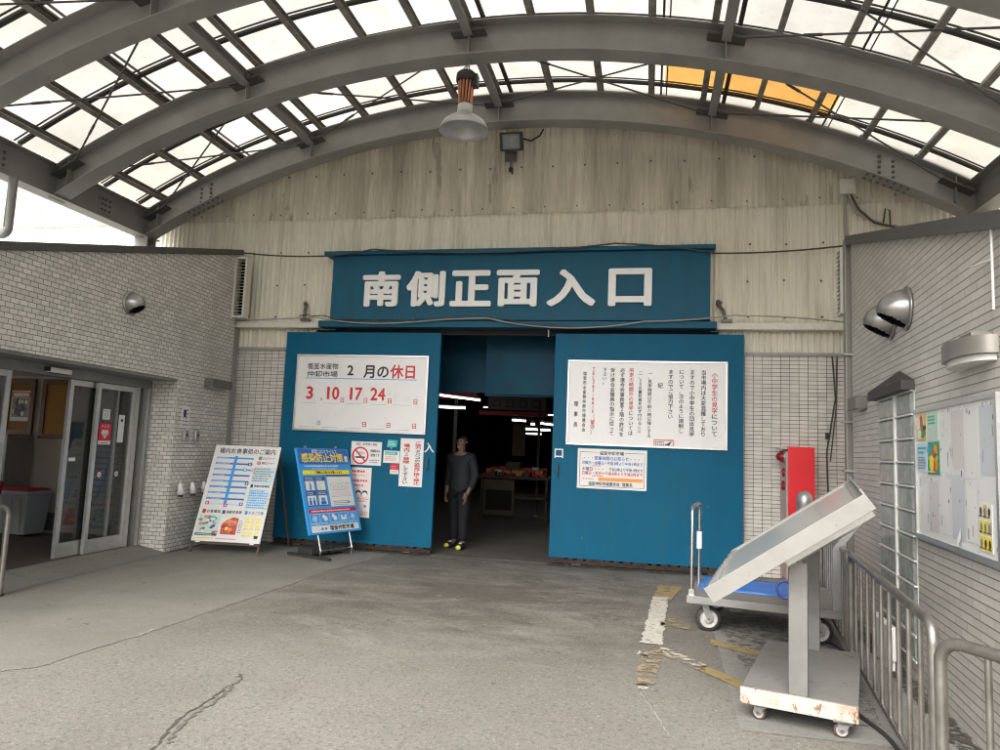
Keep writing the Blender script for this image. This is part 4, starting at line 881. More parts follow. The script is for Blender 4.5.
vent_hood(RO + Rt * rs(5.72) + Z * 2.655 + Rn * .004, Rn, .145, 'stainless vent hood on the right wall, nearer the wall lamp', group='vent hoods on the right wall')
vent_hood(RO + Rt * rs(6.20) + Z * 2.655 + Rn * .004, Rn, .145, 'stainless vent hood on the right wall, farther from the wall lamp', group='vent hoods on the right wall')
wl = thing('wall_lamp', RO + Rt * rs(4.4) + Z * 2.1, 'bronze half round wall lamp above the right notice board', 'wall lamp')
def halfround(y0, y1, z0, z1, n0, dep, m, k=18):
    a = MB(); yc = (y0 + y1) / 2; hw = (y1 - y0) / 2; P0 = []; P1 = []
    for i in range(k + 1):
        t_ = math.pi * i / k; yy = yc - hw * math.cos(t_); nn = n0 + dep * math.sin(t_) ** .75
        P0.append(p(yy, z0, nn)); P1.append(p(yy, z1, nn))
    n_ = k + 1; a.add(P0 + P1, [(i, i + 1, n_ + i + 1, n_ + i) for i in range(k)], m, True); a.add(P0 + P1, [tuple(range(n_))[::-1], tuple(range(n_, 2 * n_))], m); return a
halfround(4.02, 4.62, 2.085, 2.18, .002, .15, 'wall_lamp').build('cover', wl)
halfround(4.05, 4.59, 2.05, 2.084, .002, .125, 'lamp_opal').build('diffuser', wl)
a = MB(); rbox(a, 4.10, 4.28, 2.181, 2.205, .002, .1, 'wall_lamp'); a.build('bracket', wl)

# white board on the right wall
rbd = thing('wall_board', RO + Rt * rs(4.76) + Z * 1.0, 'worn white notice board with curled posters on the right wall', 'notice board')
a = MB(); rbox(a, 4.02, 5.46, 1.035, 1.855, .004, .022, 'board_white'); a.build('panel', rbd)
a = MB(); rbox(a, 3.99, 5.49, 1.855, 1.88, .004, .035, 'alu'); rbox(a, 3.99, 5.49, 1.005, 1.035, .004, .035, 'alu'); rbox(a, 5.46, 5.49, 1.035, 1.855, .004, .035, 'alu'); rbox(a, 3.99, 4.02, 1.035, 1.855, .004, .035, 'alu'); a.build('frame', rbd)
q = rfr(5.46, 1.035, .022); a = MB(); rg = random.Random(11)
for k in range(70):
    xx, yy = rg.uniform(.05, 1.4), rg.uniform(.03, .8)
    if xx < .5 and yy > .38: continue
    hgt = rg.choice([.012, .02, .03, .06]); a.rect(q, xx, xx + rg.uniform(.004, .016), yy, min(yy + hgt, .815), rg.choice(['ink_grey', 'ink_grey', 'ink_khaki', 'ink_black']), .0015)
for k, (x0, x1, y0, y1) in enumerate(((.48, .70, .42, .80), (.74, .95, .45, .79), (.98, 1.16, .40, .80), (1.2, 1.42, .42, .79), (.05, .24, .03, .33), (.27, .46, .04, .36), (.50, .69, .05, .38), (.73, .94, .04, .41), (.98, 1.14, .05, .36))): a.rect(q, x0, x1, y0, y1, ('paper', 'board_tint', 'ink_white', 'board_cool')[k % 4], .0006 + .0001 * k)
for xx in (.47, .72, .97): a.rect(q, xx, xx + .003, .02, .8, 'grout_white', .001)
a.build('scribble', rbd); a = MB()
a.add([q[0] + q[1] * x_ + Z * y_ + q[3] * n_ for x_, y_, n_ in ((.84, .02, .004), (.90, .01, .03), (.93, .06, .02), (.87, .11, .004), (.86, .05, .02))], [(0, 1, 4), (1, 2, 4), (2, 3, 4), (3, 0, 4)], 'paper')
a.build('peeling_tape', rbd)
def wposter(y0, y1, z0, z1, label, base, draw):
    q = rfr(y1, z0, .0225); t = thing('poster', q[0], label, 'poster', 'posters on the right board'); a = MB(); w_ = rs(y1) - rs(y0); h_ = z1 - z0
    a.obox(q[0] + Rn * .001, -Rt * w_, Z * h_, Rn * .003, base); a.build('sheet', t)
    a = MB(); draw(a, (q[0] + Rn * .004, q[1], q[2], q[3]), w_, h_); a.build('picture', t)
def blobs(cols, n, seed):
    def d(a, q, w_, h_):
        rg = random.Random(seed)
        for k in range(n): s_ = rg.uniform(.06, .2) * w_; a.disc(q, rg.uniform(s_, w_ - s_), rg.uniform(s_, h_ - s_), s_, rg.choice(cols), .0012 + .0002 * k, seg=10, sy=rg.uniform(.6, 1.2))
        a.fill(q, .1 * w_, .9 * w_, .04 * h_, .14 * h_, 1, 'ink_cream', seed, .006)
    return d
wposter(5.22, 5.44, 1.66, 1.845, 'brown and red poster at the upper left of the right board', 'ink_khaki', blobs(['ink_red', 'ink_foodred', 'ink_green', 'ink_cream', 'frame_brown'], 16, 3))
wposter(4.96, 5.20, 1.66, 1.845, 'mint green poster in the top row of the right board', 'ink_mint', lambda a, q, w_, h_: (a.fill(q, .1 * w_, .9 * w_, .55 * h_, .9 * h_, 3, 'ink_teal', 4), a.fill(q, .1 * w_, .9 * w_, .1 * h_, .5 * h_, 4, 'ink_white', 5)))
wposter(5.21, 5.44, 1.455, 1.645, 'pale blue typed poster in the lower row of right board', 'ink_pale_blue', lambda a, q, w_, h_: (a.fill(q, .08 * w_, .92 * w_, .6 * h_, .92 * h_, 2, 'ink_teal', 6), a.fill(q, .08 * w_, .92 * w_, .08 * h_, .55 * h_, 5, 'ink_grey', 7)))
wposter(4.95, 5.20, 1.44, 1.65, 'green and orange food poster in lower row of right board', 'ink_green', blobs(['ink_orange', 'ink_yellow', 'ink_foodred', 'ink_teal', 'ink_khaki'], 18, 9))
def memo(a, q, w_, h_):
    rg = random.Random(4)
    for i in range(3):
        for j in range(3):
            x0, y0 = (.03 + .32 * i) * w_, (.03 + .33 * j) * h_; a.rect(q, x0, x0 + .28 * w_, y0, y0 + .28 * h_, rg.choice(['ink_yellow', 'ink_cream', 'ink_khaki']), .0012); a.disc(q, x0 + .14 * w_, y0 + .14 * h_, .09 * w_, rg.choice(['ink_black', 'ink_grey']), .002, seg=10, sy=1.4); a.fill(q, x0, x0 + .26 * w_, y0 + .01 * h_, y0 + .08 * h_, 1, 'ink_black', i * 3 + j, .0026)
wposter(4.11, 4.29, 1.06, 1.31, 'sheet of small yellow picture cards at lower right of board', 'paper', memo)
# white conduit at the right edge and small fittings on the corner
a = MB(); a.tube([p(3.99, 2.30, .03), p(3.99, 2.74, .03)], .007, 'white_enamel'); a.tube([p(3.99, 2.56, .03), p(4.30, 2.60, .03)], .006, 'white_enamel')
one(a, 'conduit', p(3.99, 2.3, .03), 'thin white conduit with a side branch high on the right wall', 'conduit')
a = MB(); rbox(a, 7.15, 7.55, 2.00, 2.12, .002, .10, 'bronze_box'); rbox(a, 7.18, 7.52, 1.995, 2.0, .02, .08, 'lamp_opal'); one(a, 'wall_light', p(7.3, 2.0, 0), 'small bronze box light at the far end of the right wall', 'wall light', bevel=.005)
dp = thing('downpipe', (RX(7.9), 7.95, 0), 'grey downpipe in the corner beside the right tiled wall', 'downpipe')
a = MB(); a.box(RX(7.9) - .055, RX(7.9) + .01, 7.90, 7.98, .0, 3.85, 'wall_lamp'); a.build('pipe', dp, bevel=.006)
a = MB(); a.tube([(RX(7.9) + .005, 7.87, 0), (RX(7.9) + .005, 7.87, 3.7)], .012, 'duct'); a.build('conduit', dp)
for zz in (1.4, 2.6, 1.9): 
    a = MB(); a.box(RX(7.9) - .085, RX(7.9) + .03, 7.855, 7.985, zz, zz + .02, 'galv'); a.build('clip', dp)
lv = thing('louvre_vent', (RX(8.1) - .1, 8.05, 3.05), 'slim pale louvred vent box above the corner downpipe on the right', 'vent')
louvre(lv, (RX(8.05) - .02, 7.98, 3.06), Vector((0, 1, 0)), Vector((-1, 0, 0)), .20, .72, .07)

# ------------------------------------------------------------------ canopy
CX, CZ, RT, RB = -1.87, -4.98, 11.33, 10.925
AY = [9.2, 7.5, 5.8, 4.1, 2.4, .7]; AE = 29.85
def A(ang, rad, y):
    q = max(rad, RT); return Vector((CX + q * math.sin(R(ang)), y, CZ + q * math.cos(R(ang)) + min(rad - RT, 0)))
def UP(ang): return Vector((math.sin(R(ang)), 0, math.cos(R(ang))))
can = thing('canopy', (CX, 5, 4.5), 'arched dark steel canopy with milky translucent roof sheets', 'canopy')
def arcslab(mb, r0, r1, y0, y1, m, a0=-AE, a1=AE, n=48):
    vs = []
    for i in range(n + 1):
        t_ = a0 + (a1 - a0) * i / n; vs += [A(t_, r0, y0), A(t_, r1, y0), A(t_, r1, y1), A(t_, r0, y1)]
    fs = []
    for i in range(n):
        b_ = 4 * i; c_ = b_ + 4
        fs += [(b_, c_, c_ + 1, b_ + 1), (b_ + 1, c_ + 1, c_ + 2, b_ + 2), (b_ + 2, c_ + 2, c_ + 3, b_ + 3), (b_ + 3, c_ + 3, c_, b_)]
    fs += [(0, 1, 2, 3), (4 * n + 3, 4 * n + 2, 4 * n + 1, 4 * n)]
    mb.add(vs, fs, m, False)
NODES = (-15.3, -1.1, 13.3)
for k, y in enumerate(AY):
    a = MB(); arcslab(a, RB + .014, RT - .014, y - .005, y + .005, 'steel_paint')
    arcslab(a, RB, RB + .014, y - .125, y + .125, 'steel_paint'); arcslab(a, RT - .014, RT, y - .125, y + .125, 'steel_paint')
    for t_ in NODES + (-28.6, 28.6):
        for sgn in (-1, 1):
            c_ = A(t_, RB + .015, y + sgn * .0055); d_ = A(t_, RT - .015, 0) - A(t_, RB + .015, 0); tt = Vector((math.cos(R(t_)), 0, -math.sin(R(t_))))
            a.obox(c_ - tt * .006, tt * .012, Y * sgn * .09, d_, 'steel_paint')
            # gusset for the tension rods
            g0 = A(t_, RT - .15, y + sgn * .006); a.obox(g0 - tt * .2, tt * .4, Y * sgn * .16, UP(t_) * .012, 'steel_dark') if k < 4 else None
    beam = a.build('arch_beam', can)
    if k == 0:
        for t_ in (-24.4, 24.4):
            a = MB(); tt = Vector((math.cos(R(t_)), 0, -math.sin(R(t_)))); up = UP(t_)
            for sgn in (-1, 1): a.obox(A(t_, RB + .06, y + sgn * .006) - tt * .13, tt * .26, Y * sgn * .008, up * .27, 'steel_paint')
            for i in (-.085, .085):
                for j in range(4):
                    c_ = A(t_, RB + .095 + .068 * j, y - .014) + tt * i; a.lathe([(.021, 0), (.019, .013), (.012, .018), (0, .018)], c_, -Y, 'bolt', 8)
            for i in range(-3, 4):
                for yy in (-.065, .065): a.lathe([(.02, 0), (.018, .018), (0, .024)], A(t_ + i * .42 , RB - .001, y + yy), -up, 'bolt', 6); a.lathe([(.02, 0), (.018, .018), (0, .024)], A(t_ + i * .42, RT + .001, y + yy), up, 'bolt', 6)
            a.build('splice_plate', beam)
# eave beams (H section) and their stub columns
for sg in (-1, 1):
    xc = CX + sg * 5.66; a = MB(); y0, y1 = .55, 9.38
    a.box(xc - .005, xc + .005, y0, y1, 4.475, 4.865, 'steel_paint'); a.box(xc - .11, xc + .11, y0, y1, 4.46, 4.475, 'steel_paint'); a.box(xc - .11, xc + .11, y0, y1, 4.865, 4.88, 'steel_paint')
    for y in AY:
        a.box(xc - .1, xc - .0055, y - .007, y + .007, 4.4755, 4.8645, 'steel_paint'); a.box(xc + .0055, xc + .1, y - .007, y + .007, 4.4755, 4.8645, 'steel_paint')
    e = a.build('eave_beam', can)
    for y in AY[:3]:
        a = MB()
        for dx in (0,):
            yy = y - .85
            a.box(xc - sg * .006 - .008, xc - sg * .006 + .008, yy - .13, yy + .13, 4.55, 4.80, 'steel_paint')
            for i in (-.08, -.02, .06): 
                for j in range(3): a.lathe([(.02, 0), (.018, .014), (0, .018)], (xc - sg * .014, yy + i, 4.60 + .075 * j), (-sg, 0, 0), 'bolt', 8)
        a.build('splice_plate', e)
    for y in (9.2, 5.8, 2.4):
        a = MB(); a.box(xc - .11, xc + .11, y - .1, y - .086, 2.5, 4.459, 'steel_paint'); a.box(xc - .11, xc + .11, y + .086, y + .1, 2.5, 4.459, 'steel_paint'); a.box(xc - .006, xc + .006, y - .0855, y + .0855, 2.5, 4.459, 'steel_paint'); a.build('column', can)
# purlins, tie beams
PU = [-.9 + 3.4 * k for k in range(-8, 9) if k != 0]
for t_ in PU:
    a = MB(); tt = Vector((math.cos(R(t_)), 0, -math.sin(R(t_)))); up = UP(t_)
    o_ = A(t_, RT + .002, .45)
    a.obox(o_ - tt * .036, tt * .005, Y * 8.95, up * .10, 'purlin_paint'); a.obox(o_ - tt * .031, tt * .062, Y * 8.95, up * .004, 'purlin_paint'); a.obox(o_ - tt * .031 + up * .096, tt * .062, Y * 8.95, up * .004, 'purlin_paint'); a.obox(o_ + tt * .0205 + up * .004, tt * .0035, Y * 8.95, up * .016, 'purlin_paint')
    for y in AY[:4]: a.obox(o_ - tt * .05 + Y * (y - .45 - .02), tt * .02, Y * .04, up * .085, 'steel_dark')
    a.build('purlin', can)
for t_ in NODES:
    tt = Vector((math.cos(R(t_)), 0, -math.sin(R(t_)))); up = UP(t_)
    for i in range(len(AY) - 1):
        a = MB(); y1, y0 = AY[i] - .1, AY[i + 1] + .1; o_ = A(t_, RT - .17, y0)
        a.obox(o_ - tt * .005, tt * .01, Y * (y1 - y0), up * .165, 'steel_paint'); a.obox(o_ - tt * .05, tt * .1, Y * (y1 - y0), up * -.008, 'steel_paint'); a.obox(o_ - tt * .05 + up * .165, tt * .1, Y * (y1 - y0), up * .008, 'steel_paint'); a.build('tie_beam', can)
    a = MB(); o_ = A(t_ + .55, RT + .10, .5); a.obox(o_, tt * .05, Y * 8.9, up * .03, 'bar_dark'); a.build('joint_bar', can)
JO = [-29.8, -20.9, -11.1, -.35, 10.05, 20.5, 29.8]
for t_ in (-20.9, 10.05, 20.5):
    tt = Vector((math.cos(R(t_)), 0, -math.sin(R(t_)))); up = UP(t_); a = MB(); o_ = A(t_, RT + .085, .5)
    a.obox(o_ - tt * .045, tt * .022, Y * 8.9, up * .035, 'bar_dark'); a.obox(o_ + tt * .03, tt * .012, Y * 8.9, up * .035, 'bar_dark'); a.build('joint_bar', can)
GB = [9.70] + [9.03 - .70 * k for k in range(13)]
for y in GB:
    a = MB(); arcslab(a, RT + .104, RT + .135, y - .028, y + .028, 'bar_dark', -29.8, 29.8); arcslab(a, RT + .125, RT + .136, y - .078, y - .060, 'bar_dark', -29.8, 29.8); a.build('glazing_bar', can)
for i in range(len(JO) - 1):
    for j in range(len(GB) - 1):
        y1, y0 = GB[j], GB[j + 1]
        orange = (i == 4 and j == 1)
        a = MB(); n = 10; vs = []
        for q in range(n + 1):
            t_ = JO[i] + .02 + (JO[i + 1] - JO[i] - .04) * q / n; vs += [A(t_, RT + .137, y0 + .002), A(t_, RT + .137, y1 - .002)]
        a.add(vs, [(2 * q, 2 * q + 2, 2 * q + 3, 2 * q + 1) for q in range(n)], 'orange_sheet' if orange else 'roof_sheet', True)
        o = a.build('roof_sheet', can)
        if orange: plabel(o, 'orange roof sheet')
a = MB(); arcslab(a, RT + .16, RT + .20, 9.30, 9.735, 'steel_dark', -31, 31); a.build('rear_light_stop', can)  # unseen strip added to block skylight through the gap behind the arch
# tension rods
def rod(p_, q_):
    a = MB(); p_ = Vector(p_); q_ = Vector(q_); a.cyl(p_, q_, .011, 'steel_dark', 6); m0 = p_.lerp(q_, .25); d = (q_ - p_).normalized(); a.cyl(m0 - d * .09, m0 + d * .09, .016, 'steel_dark', 8); a.build('tension_rod', can)
ANG = (-28.6, -15.3, -1.1, 13.3, 28.6)
for i in range(3):
    for s_ in range(4):
        if i > 0 and s_ in (1, 2): continue
        a0, a1 = ANG[s_], ANG[s_ + 1]; ya, yb = AY[i] - .12, AY[i + 1] + .12; rr = RT - .13
        e0 = .9 if s_ == 0 else .7; 
        rod(A(a0 + .7, rr, ya), A(a1 - .7, rr, yb)); rod(A(a0 + .7, rr - .03, yb), A(a1 - .7, rr - .03, ya))
a = MB(); a.tube([(-7.44, 6.80, 4.46), (-7.44, 6.80, 3.86)] + arcpts((-7.52, 6.80, 3.86), (1, 0, 0), (0, 0, -1), .08, 0, 90, 6) + [(-8.6, 6.80, 3.78)], .05, 'duct', 14); a.build('downpipe', can)

# pendant lamp under the second arch
pl = thing('pendant_lamp', (-2.115, 7.5, 5.0), 'bell shaped grey pendant lamp with copper tubes under the arch', 'pendant lamp')
px, py = -2.115, 7.5
a = MB(); a.lathe([(.05, .185), (.085, .18), (.095, .168), (.115, .155), (.17, .12), (.235, .07), (.270, .015), (.286, -.03), (.278, -.03), (.258, .01), (.22, .06), (.16, .11), (.09, .15), (.02, .16)], (px, py, 5.11), Z, 'shade_alu', 40); a.build('shade', pl)
a = MB(); a.lathe([(.0, .0), (.088, .0), (.085, .10), (.06, .115), (0, .115)], (px, py, 5.285), Z, 'lamp_opal', 24); a.build('neck', pl)
a = MB()
for k in range(14):
    t_ = 2 * math.pi * k / 14; a.cyl((px + .07 * math.cos(t_), py + .07 * math.sin(t_), 5.40), (px + .085 * math.cos(t_ + .15), py + .085 * math.sin(t_ + .15), 5.66), .013, 'copper', 8)
a.cyl((px, py, 5.395), (px, py, 5.66), .05, 'steel_dark', 12); a.build('heat_sink', pl)
a = MB(); a.lathe([(.0, 0), (.115, 0), (.12, .03), (.115, .09), (.085, .12), (0, .13)], (px, py, 5.665), Z, 'black_plastic', 20); a.box(px + .05, px + .14, py - .05, py + .05, 5.60, 5.74, 'black_plastic'); a.build('driver_housing', pl)
a = MB(); a.tube(arcpts((px, py, 5.83), X, Z, .032, 0, 360, 14), .008, 'galv', 6); a.tube([(px, py, 5.79), (px, py, 5.865)], .01, 'galv', 6); a.tube([(px + .03, py, 5.83), (px + .03, py, 5.95)], .008, 'galv', 6); a.build('hook', pl)

def smooth(p_, k=6):
    o_ = []
    for i in range(len(p_) - 1):
        a_, b_, c_, d_ = p_[max(i - 1, 0)], p_[i], p_[i + 1], p_[min(i + 2, len(p_) - 1)]
        for j in range(k):
            t_ = j / k; o_.append(.5 * ((2 * b_) + (c_ - a_) * t_ + (2 * a_ - 5 * b_ + 4 * c_ - d_) * t_ ** 2 + (3 * b_ - a_ - 3 * c_ + d_) * t_ ** 3))
    return o_ + [p_[-1]]
# ------------------------------------------------------------------ sandwich board
bo = thing('menu_board', (-5.37, 8.7, 0), 'white leaning restaurant guide board with blue floor plan on brown legs', 'sign board')
lean = .368; yw = .107; U_ = Vector((math.cos(yw), math.sin(yw), 0)); nh = Vector((math.sin(yw), -math.cos(yw), 0))
V_ = Z * math.cos(lean) - nh * math.sin(lean); N_ = nh * math.cos(lean) + Z * math.sin(lean)
o0 = Vector((-5.821, 8.449, .145)); fr = (o0, U_, V_, N_); W_, H_ = .936, 1.339
a = MB(); a.prism([(0, 0), (W_, 0), (W_, H_), (0, H_)], fr, -.018, 0, 'paper'); a.build('panel', bo, bevel=.002)
a = MB()
for u0 in (.012, W_ - .012):
    p0 = o0 + U_ * u0 - V_ * (.155) - N_ * .035; a.obox(p0 - U_ * .014, U_ * .028, V_ * (H_ + .15), N_ * .016, 'frame_brown')
a.obox(o0 - V_ * .03 - N_ * .034, U_ * W_, V_ * .028, N_ * .015, 'frame_brown'); a.build('front_frame', bo)
for u0 in (.03, W_ - .03):
    a = MB(); tp = o0 + U_ * u0 + V_ * (H_ - .04) - N_ * .045; ft = Vector((tp.x + .02, tp.y + .42, .0)); d_ = ft - tp; s_ = U_ * .026; t_ = d_.cross(s_).normalized() * .016
    a.obox(tp - s_ / 2, s_, t_, d_, 'frame_brown'); a.build('leg', bo)
a = MB()
for u0 in (.1, W_ - .1): a.obox(o0 + U_ * (u0 - .03) - V_ * .02 + N_ * .001, U_ * .06, V_ * .018, N_ * .008, 'paper')
a.build('clip', bo)
a = MB()
a.bold = .014; a.text('場内お食事処のご案内', fr, .07, .88, 1.215, .085, 'ink_black')
# floor plan
px0, px1, py0, py1 = .06, .585, .49, 1.165; a.rect(fr, px0, px1, py0, py1, 'ink_pale_blue', .0012); xm = .335
a.rect(fr, xm - .018, xm + .018, py0, py1 + .02, 'ink_sky', .003)
for k in range(8):
    y0 = py0 + .02 + k * .0825
    a.rect(fr, px0 + .01, xm - .03, y0, y0 + .052, 'ink_white', .002); a.rect(fr, xm + .03, px1 - .01, y0, y0 + .052, 'ink_white', .002)
    a.rect(fr, px0, px1, y0 + .054, y0 + .076, 'ink_sky' if k % 2 else 'ink_blue', .0022)
    a.fill(fr, px0 + .015, xm - .06, y0 + .054, y0 + .074, 1, 'ink_pale_blue', k, .004, .5)
for cx, cy, c_ in ((.55, 1.07, 'ink_black'), (.50, .99, 'ink_teal'), (.57, .80, 'ink_black'), (.56, .51, 'ink_navy'), (.09, .51, 'ink_red'), (.62, .985, 'ink_pink'), (.35, .485, 'ink_red')): a.rect(fr, cx - .025, cx + .025, cy - .022, cy + .022, c_, .0045); a.rect(fr, cx - .012, cx + .012, cy - .012, cy + .012, 'ink_white', .005)
# right hand column
a.rect(fr, .655, .70, 1.14, 1.19, 'ink_green'); a.text('どんぶりコーナー', fr, .71, .90, 1.145, .042, 'ink_black'); a.rect(fr, .645, .70, 1.07, 1.12, 'ink_pink'); a.text('寿司コーナー', fr, .71, .90, 1.075, .042, 'ink_black')
a.rect(fr, .62, .92, .80, 1.04, 'ink_pale_blue', .001); a.fill(fr, .64, .90, .82, 1.02, 5, 'ink_mint', 13, .002); a.rect(fr, .78, .88, .86, .92, 'ink_white', .003); a.fill(fr, .63, .91, .83, 1.03, 6, 'ink_grey', 21, .0035) 
a.rect(fr, .63, .665, .745, .79, 'ink_black'); a.text('海鮮丼食事処', fr, .675, .90, .75, .038, 'ink_black')
a.rect(fr, .625, .92, .45, .73, 'ink_pale_blue', .001); a.fill(fr, .635, .91, .46, .72, 8, 'ink_sky', 31, .002); a.fill(fr, .88, .93, .45, .62, 4, 'ink_khaki', 5, .003); a.rect(fr, .63, .64, .45, .73, 'ink_mint', .003)
# photos along the bottom
a.rect(fr, .055, .10, .37, .425, 'ink_red'); a.text('お食事処', fr, .11, .31, .378, .045, 'ink_black'); a.rect(fr, .33, .37, .37, .42, 'ink_navy'); a.text('海鮮丼食堂', fr, .38, .60, .378, .045, 'ink_black'); a.rect(fr, .64, .68, .375, .425, 'ink_sky'); a.text('たまご工房', fr, .69, .90, .378, .045, 'ink_black')
a.rect(fr, .03, .33, .07, .35, 'ink_mint', .001); rg = random.Random(3)
for k in range(26): a.disc(fr, rg.uniform(.05, .31), rg.uniform(.11, .33), rg.uniform(.012, .035), rg.choice(['ink_foodred', 'ink_white', 'ink_grey', 'ink_pink', 'ink_navy', 'ink_cream']), .0015 + .0001 * k, seg=9, sy=.6)
a.disc(fr, .23, .30, .055, 'ink_teal', .0046, seg=22, sy=.6); a.disc(fr, .23, .295, .035, 'ink_white', .005, seg=18, sy=.5); a.rect(fr, .03, .33, .075, .105, 'ink_navy', .005); a.fill(fr, .05, .31, .078, .102, 1, 'ink_pale_blue', 3, .0058)
a.add([fr[0] + U_ * x_ + V_ * y_ + N_ * .001 for x_, y_ in ((.37, .10), (.58, .10), (.58, .32), (.50, .33), (.42, .29), (.36, .22))], [tuple(range(6))], 'ink_foodred')
for k in range(30): a.disc(fr, rg.uniform(.39, .56), rg.uniform(.12, .29), rg.uniform(.014, .032), rg.choice(['ink_salmon', 'ink_orange', 'ink_foodred', 'ink_yellow', 'ink_pink', 'ink_red']), .0015 + .0001 * k, seg=9, sy=.8)
a.fill(fr, .38, .59, .325, .355, 1, 'ink_mint', 3); a.fill(fr, .60, .645, .12, .30, 6, 'ink_grey', 4)
for i in range(3):
    for j in range(3): x0, y0 = .665 + .08 * i, .08 + .092 * j; a.rect(fr, x0, x0 + .072, y0, y0 + .08, 'ink_cream'); a.disc(fr, x0 + .036, y0 + .048, .026, 'ink_yellow', .003, seg=12, sy=.7); a.fill(fr, x0 + .005, x0 + .068, y0, y0 + .03, 1, 'ink_khaki', i + 3 * j, .004)
a.rect(fr, .84, .89, .06, .10, 'ink_black', .005); a.rect(fr, .03, .30, .035, .05, 'ink_yellow'); a.rect(fr, .32, .6, .035, .045, 'ink_pink')
a.build('printing', bo)

# ------------------------------------------------------------------ blue stand sign
ss = thing('stand_sign', (-4.0, 8.9, 0), 'blue tilted stand sign with yellow heading on a chrome tube frame', 'sign stand')
yw, lean = 1.205, .325; U_ = Vector((math.cos(yw), math.sin(yw), 0)); nh = Vector((math.sin(yw), -math.cos(yw), 0)); V_ = Z * math.cos(lean) - nh * math.sin(lean); N_ = nh * math.cos(lean) + Z * math.sin(lean)
o0 = Vector((-4.151, 8.451, .312)); fr = (o0, U_, V_, N_); W_, H_ = .938, 1.15
a = MB(); a.prism([(0, 0), (W_, 0), (W_, H_), (0, H_)], fr, -.03, 0, 'ink_sky'); a.build('panel', ss, bevel=.003)
a = MB(); X0 = .02
a.rect(fr, X0, W_ - .02, .93, 1.14, 'ink_blue', .0012)
a.bold = .022; a.text('新型コロナウイルス', fr, .26, .72, 1.075, .06, 'ink_white'); a.text('感染防止対策', fr, .06, .82, .95, .135, 'ink_yellow'); a.disc(fr, .87, 1.02, .03, 'ink_white', .003, seg=14); a.rect(fr, .84, .90, .96, 1.0, 'ink_white', .003)
a.fill(fr, .1, .86, .885, .925, 1, 'ink_white', 3, .002, .5); a.fill(fr, .22, .78, .855, .88, 1, 'ink_pale_blue', 4)
a.rect(fr, .05, .89, .785, .845, 'ink_yellow'); a.text('ご理解とご協力をお願いします', fr, .25, .75, .795, .04, 'ink_black', .004)
for i in range(2):
    for j in range(2):
        x0, y0 = .05 + .19 * i, .56 - .195 * j; a.rect(fr, x0, x0 + .175, y0, y0 + .20, 'ink_navy', .0015); a.rect(fr, x0 + .012, x0 + .163, y0 + .015, y0 + .14, 'ink_white', .0025); a.fill(fr, x0 + .02, x0 + .155, y0 + .15, y0 + .195, 2, 'ink_pale_blue', i + j, .003)
        if (i, j) == (0, 0): a.rect(fr, x0 + .075, x0 + .11, y0 + .02, y0 + .09, 'ink_sky', .0035); a.rect(fr, x0 + .085, x0 + .10, y0 + .09, y0 + .125, 'ink_blue', .0035)
        elif (i, j) == (1, 0): a.disc(fr, x0 + .085, y0 + .075, .045, 'ink_mint', .0035, seg=14); a.disc(fr, x0 + .1, y0 + .07, .025, 'ink_cream', .004, seg=10)
        elif (i, j) == (0, 1):
            for q in (.055, .12): a.disc(fr, x0 + q, y0 + .1, .018, 'ink_sky', .0035, seg=10); a.rect(fr, x0 + q - .02, x0 + q + .02, y0 + .02, y0 + .08, 'ink_blue', .0035)
        else: a.disc(fr, x0 + .088, y0 + .085, .04, 'ink_sky', .0035, seg=14, sy=.7); a.rect(fr, x0 + .04, x0 + .135, y0 + .02, y0 + .06, 'ink_blue', .0035)
a.rect(fr, .45, .89, .35, .755, 'ink_white', .002); a.rect(fr, .45, .89, .76, .78, 'ink_navy', .002)
for yy in (.66, .57, .48): a.rect(fr, .48, .86, yy, yy + .003, 'ink_grey', .003)
for k in range(5): a.disc(fr, .52 + .07 * k, .62 - .02 * (k % 2), .03, 'ink_grey', .003, .026, 14); a.disc(fr, .53 + .07 * k, .52, .028, 'ink_pink', .003, .024, 14)
a.fill(fr, .5, .85, .36, .43, 3, 'ink_grey', 4, .003); a.disc(fr, .78, .40, .02, 'ink_sky', .0036, seg=10); a.disc(fr, .85, .40, .012, 'ink_yellow', .0036, seg=10)
a.rect(fr, .05, .89, .275, .325, 'ink_crimson'); a.fill(fr, .09, .86, .283, .318, 1, 'ink_white', 5, .003, .5)
for k in range(5):
    x0 = .05 + .17 * k; a.rect(fr, x0, x0 + .16, .12, .265, 'ink_pale_blue', .0015); a.rect(fr, x0 + .005, x0 + .155, .125, .26, 'ink_sky', .0022)
    if k in (0, 4): a.disc(fr, x0 + .08, .205, .042, 'ink_white', .003, .034, 16); a.disc(fr, x0 + .08, .205, .02, 'ink_white', .003, seg=10)
    elif k == 3: a.disc(fr, x0 + .045, .215, .02, 'ink_white', .003, seg=10); a.disc(fr, x0 + .115, .215, .02, 'ink_white', .003, seg=10); a.rect(fr, x0 + .03, x0 + .13, .165, .2, 'ink_white', .003)
    else: a.disc(fr, x0 + .065, .225, .028, 'ink_white', .003, seg=12); a.disc(fr, x0 + .095, .195, .034, 'ink_white', .0032, seg=12)
    a.fill(fr, x0 + .01, x0 + .15, .13, .155, 1, 'ink_pale_blue', k, .0035)
a.rect(fr, .05, .89, .025, .11, 'ink_white'); a.text('塩釜仲卸市場', fr, .36, .80, .035, .07, 'ink_black', .003); a.disc(fr, .23, .065, .018, 'ink_blue', .003, seg=10); a.disc(fr, .29, .065, .018, 'ink_blue', .003, seg=10)
a.build('printing', ss)
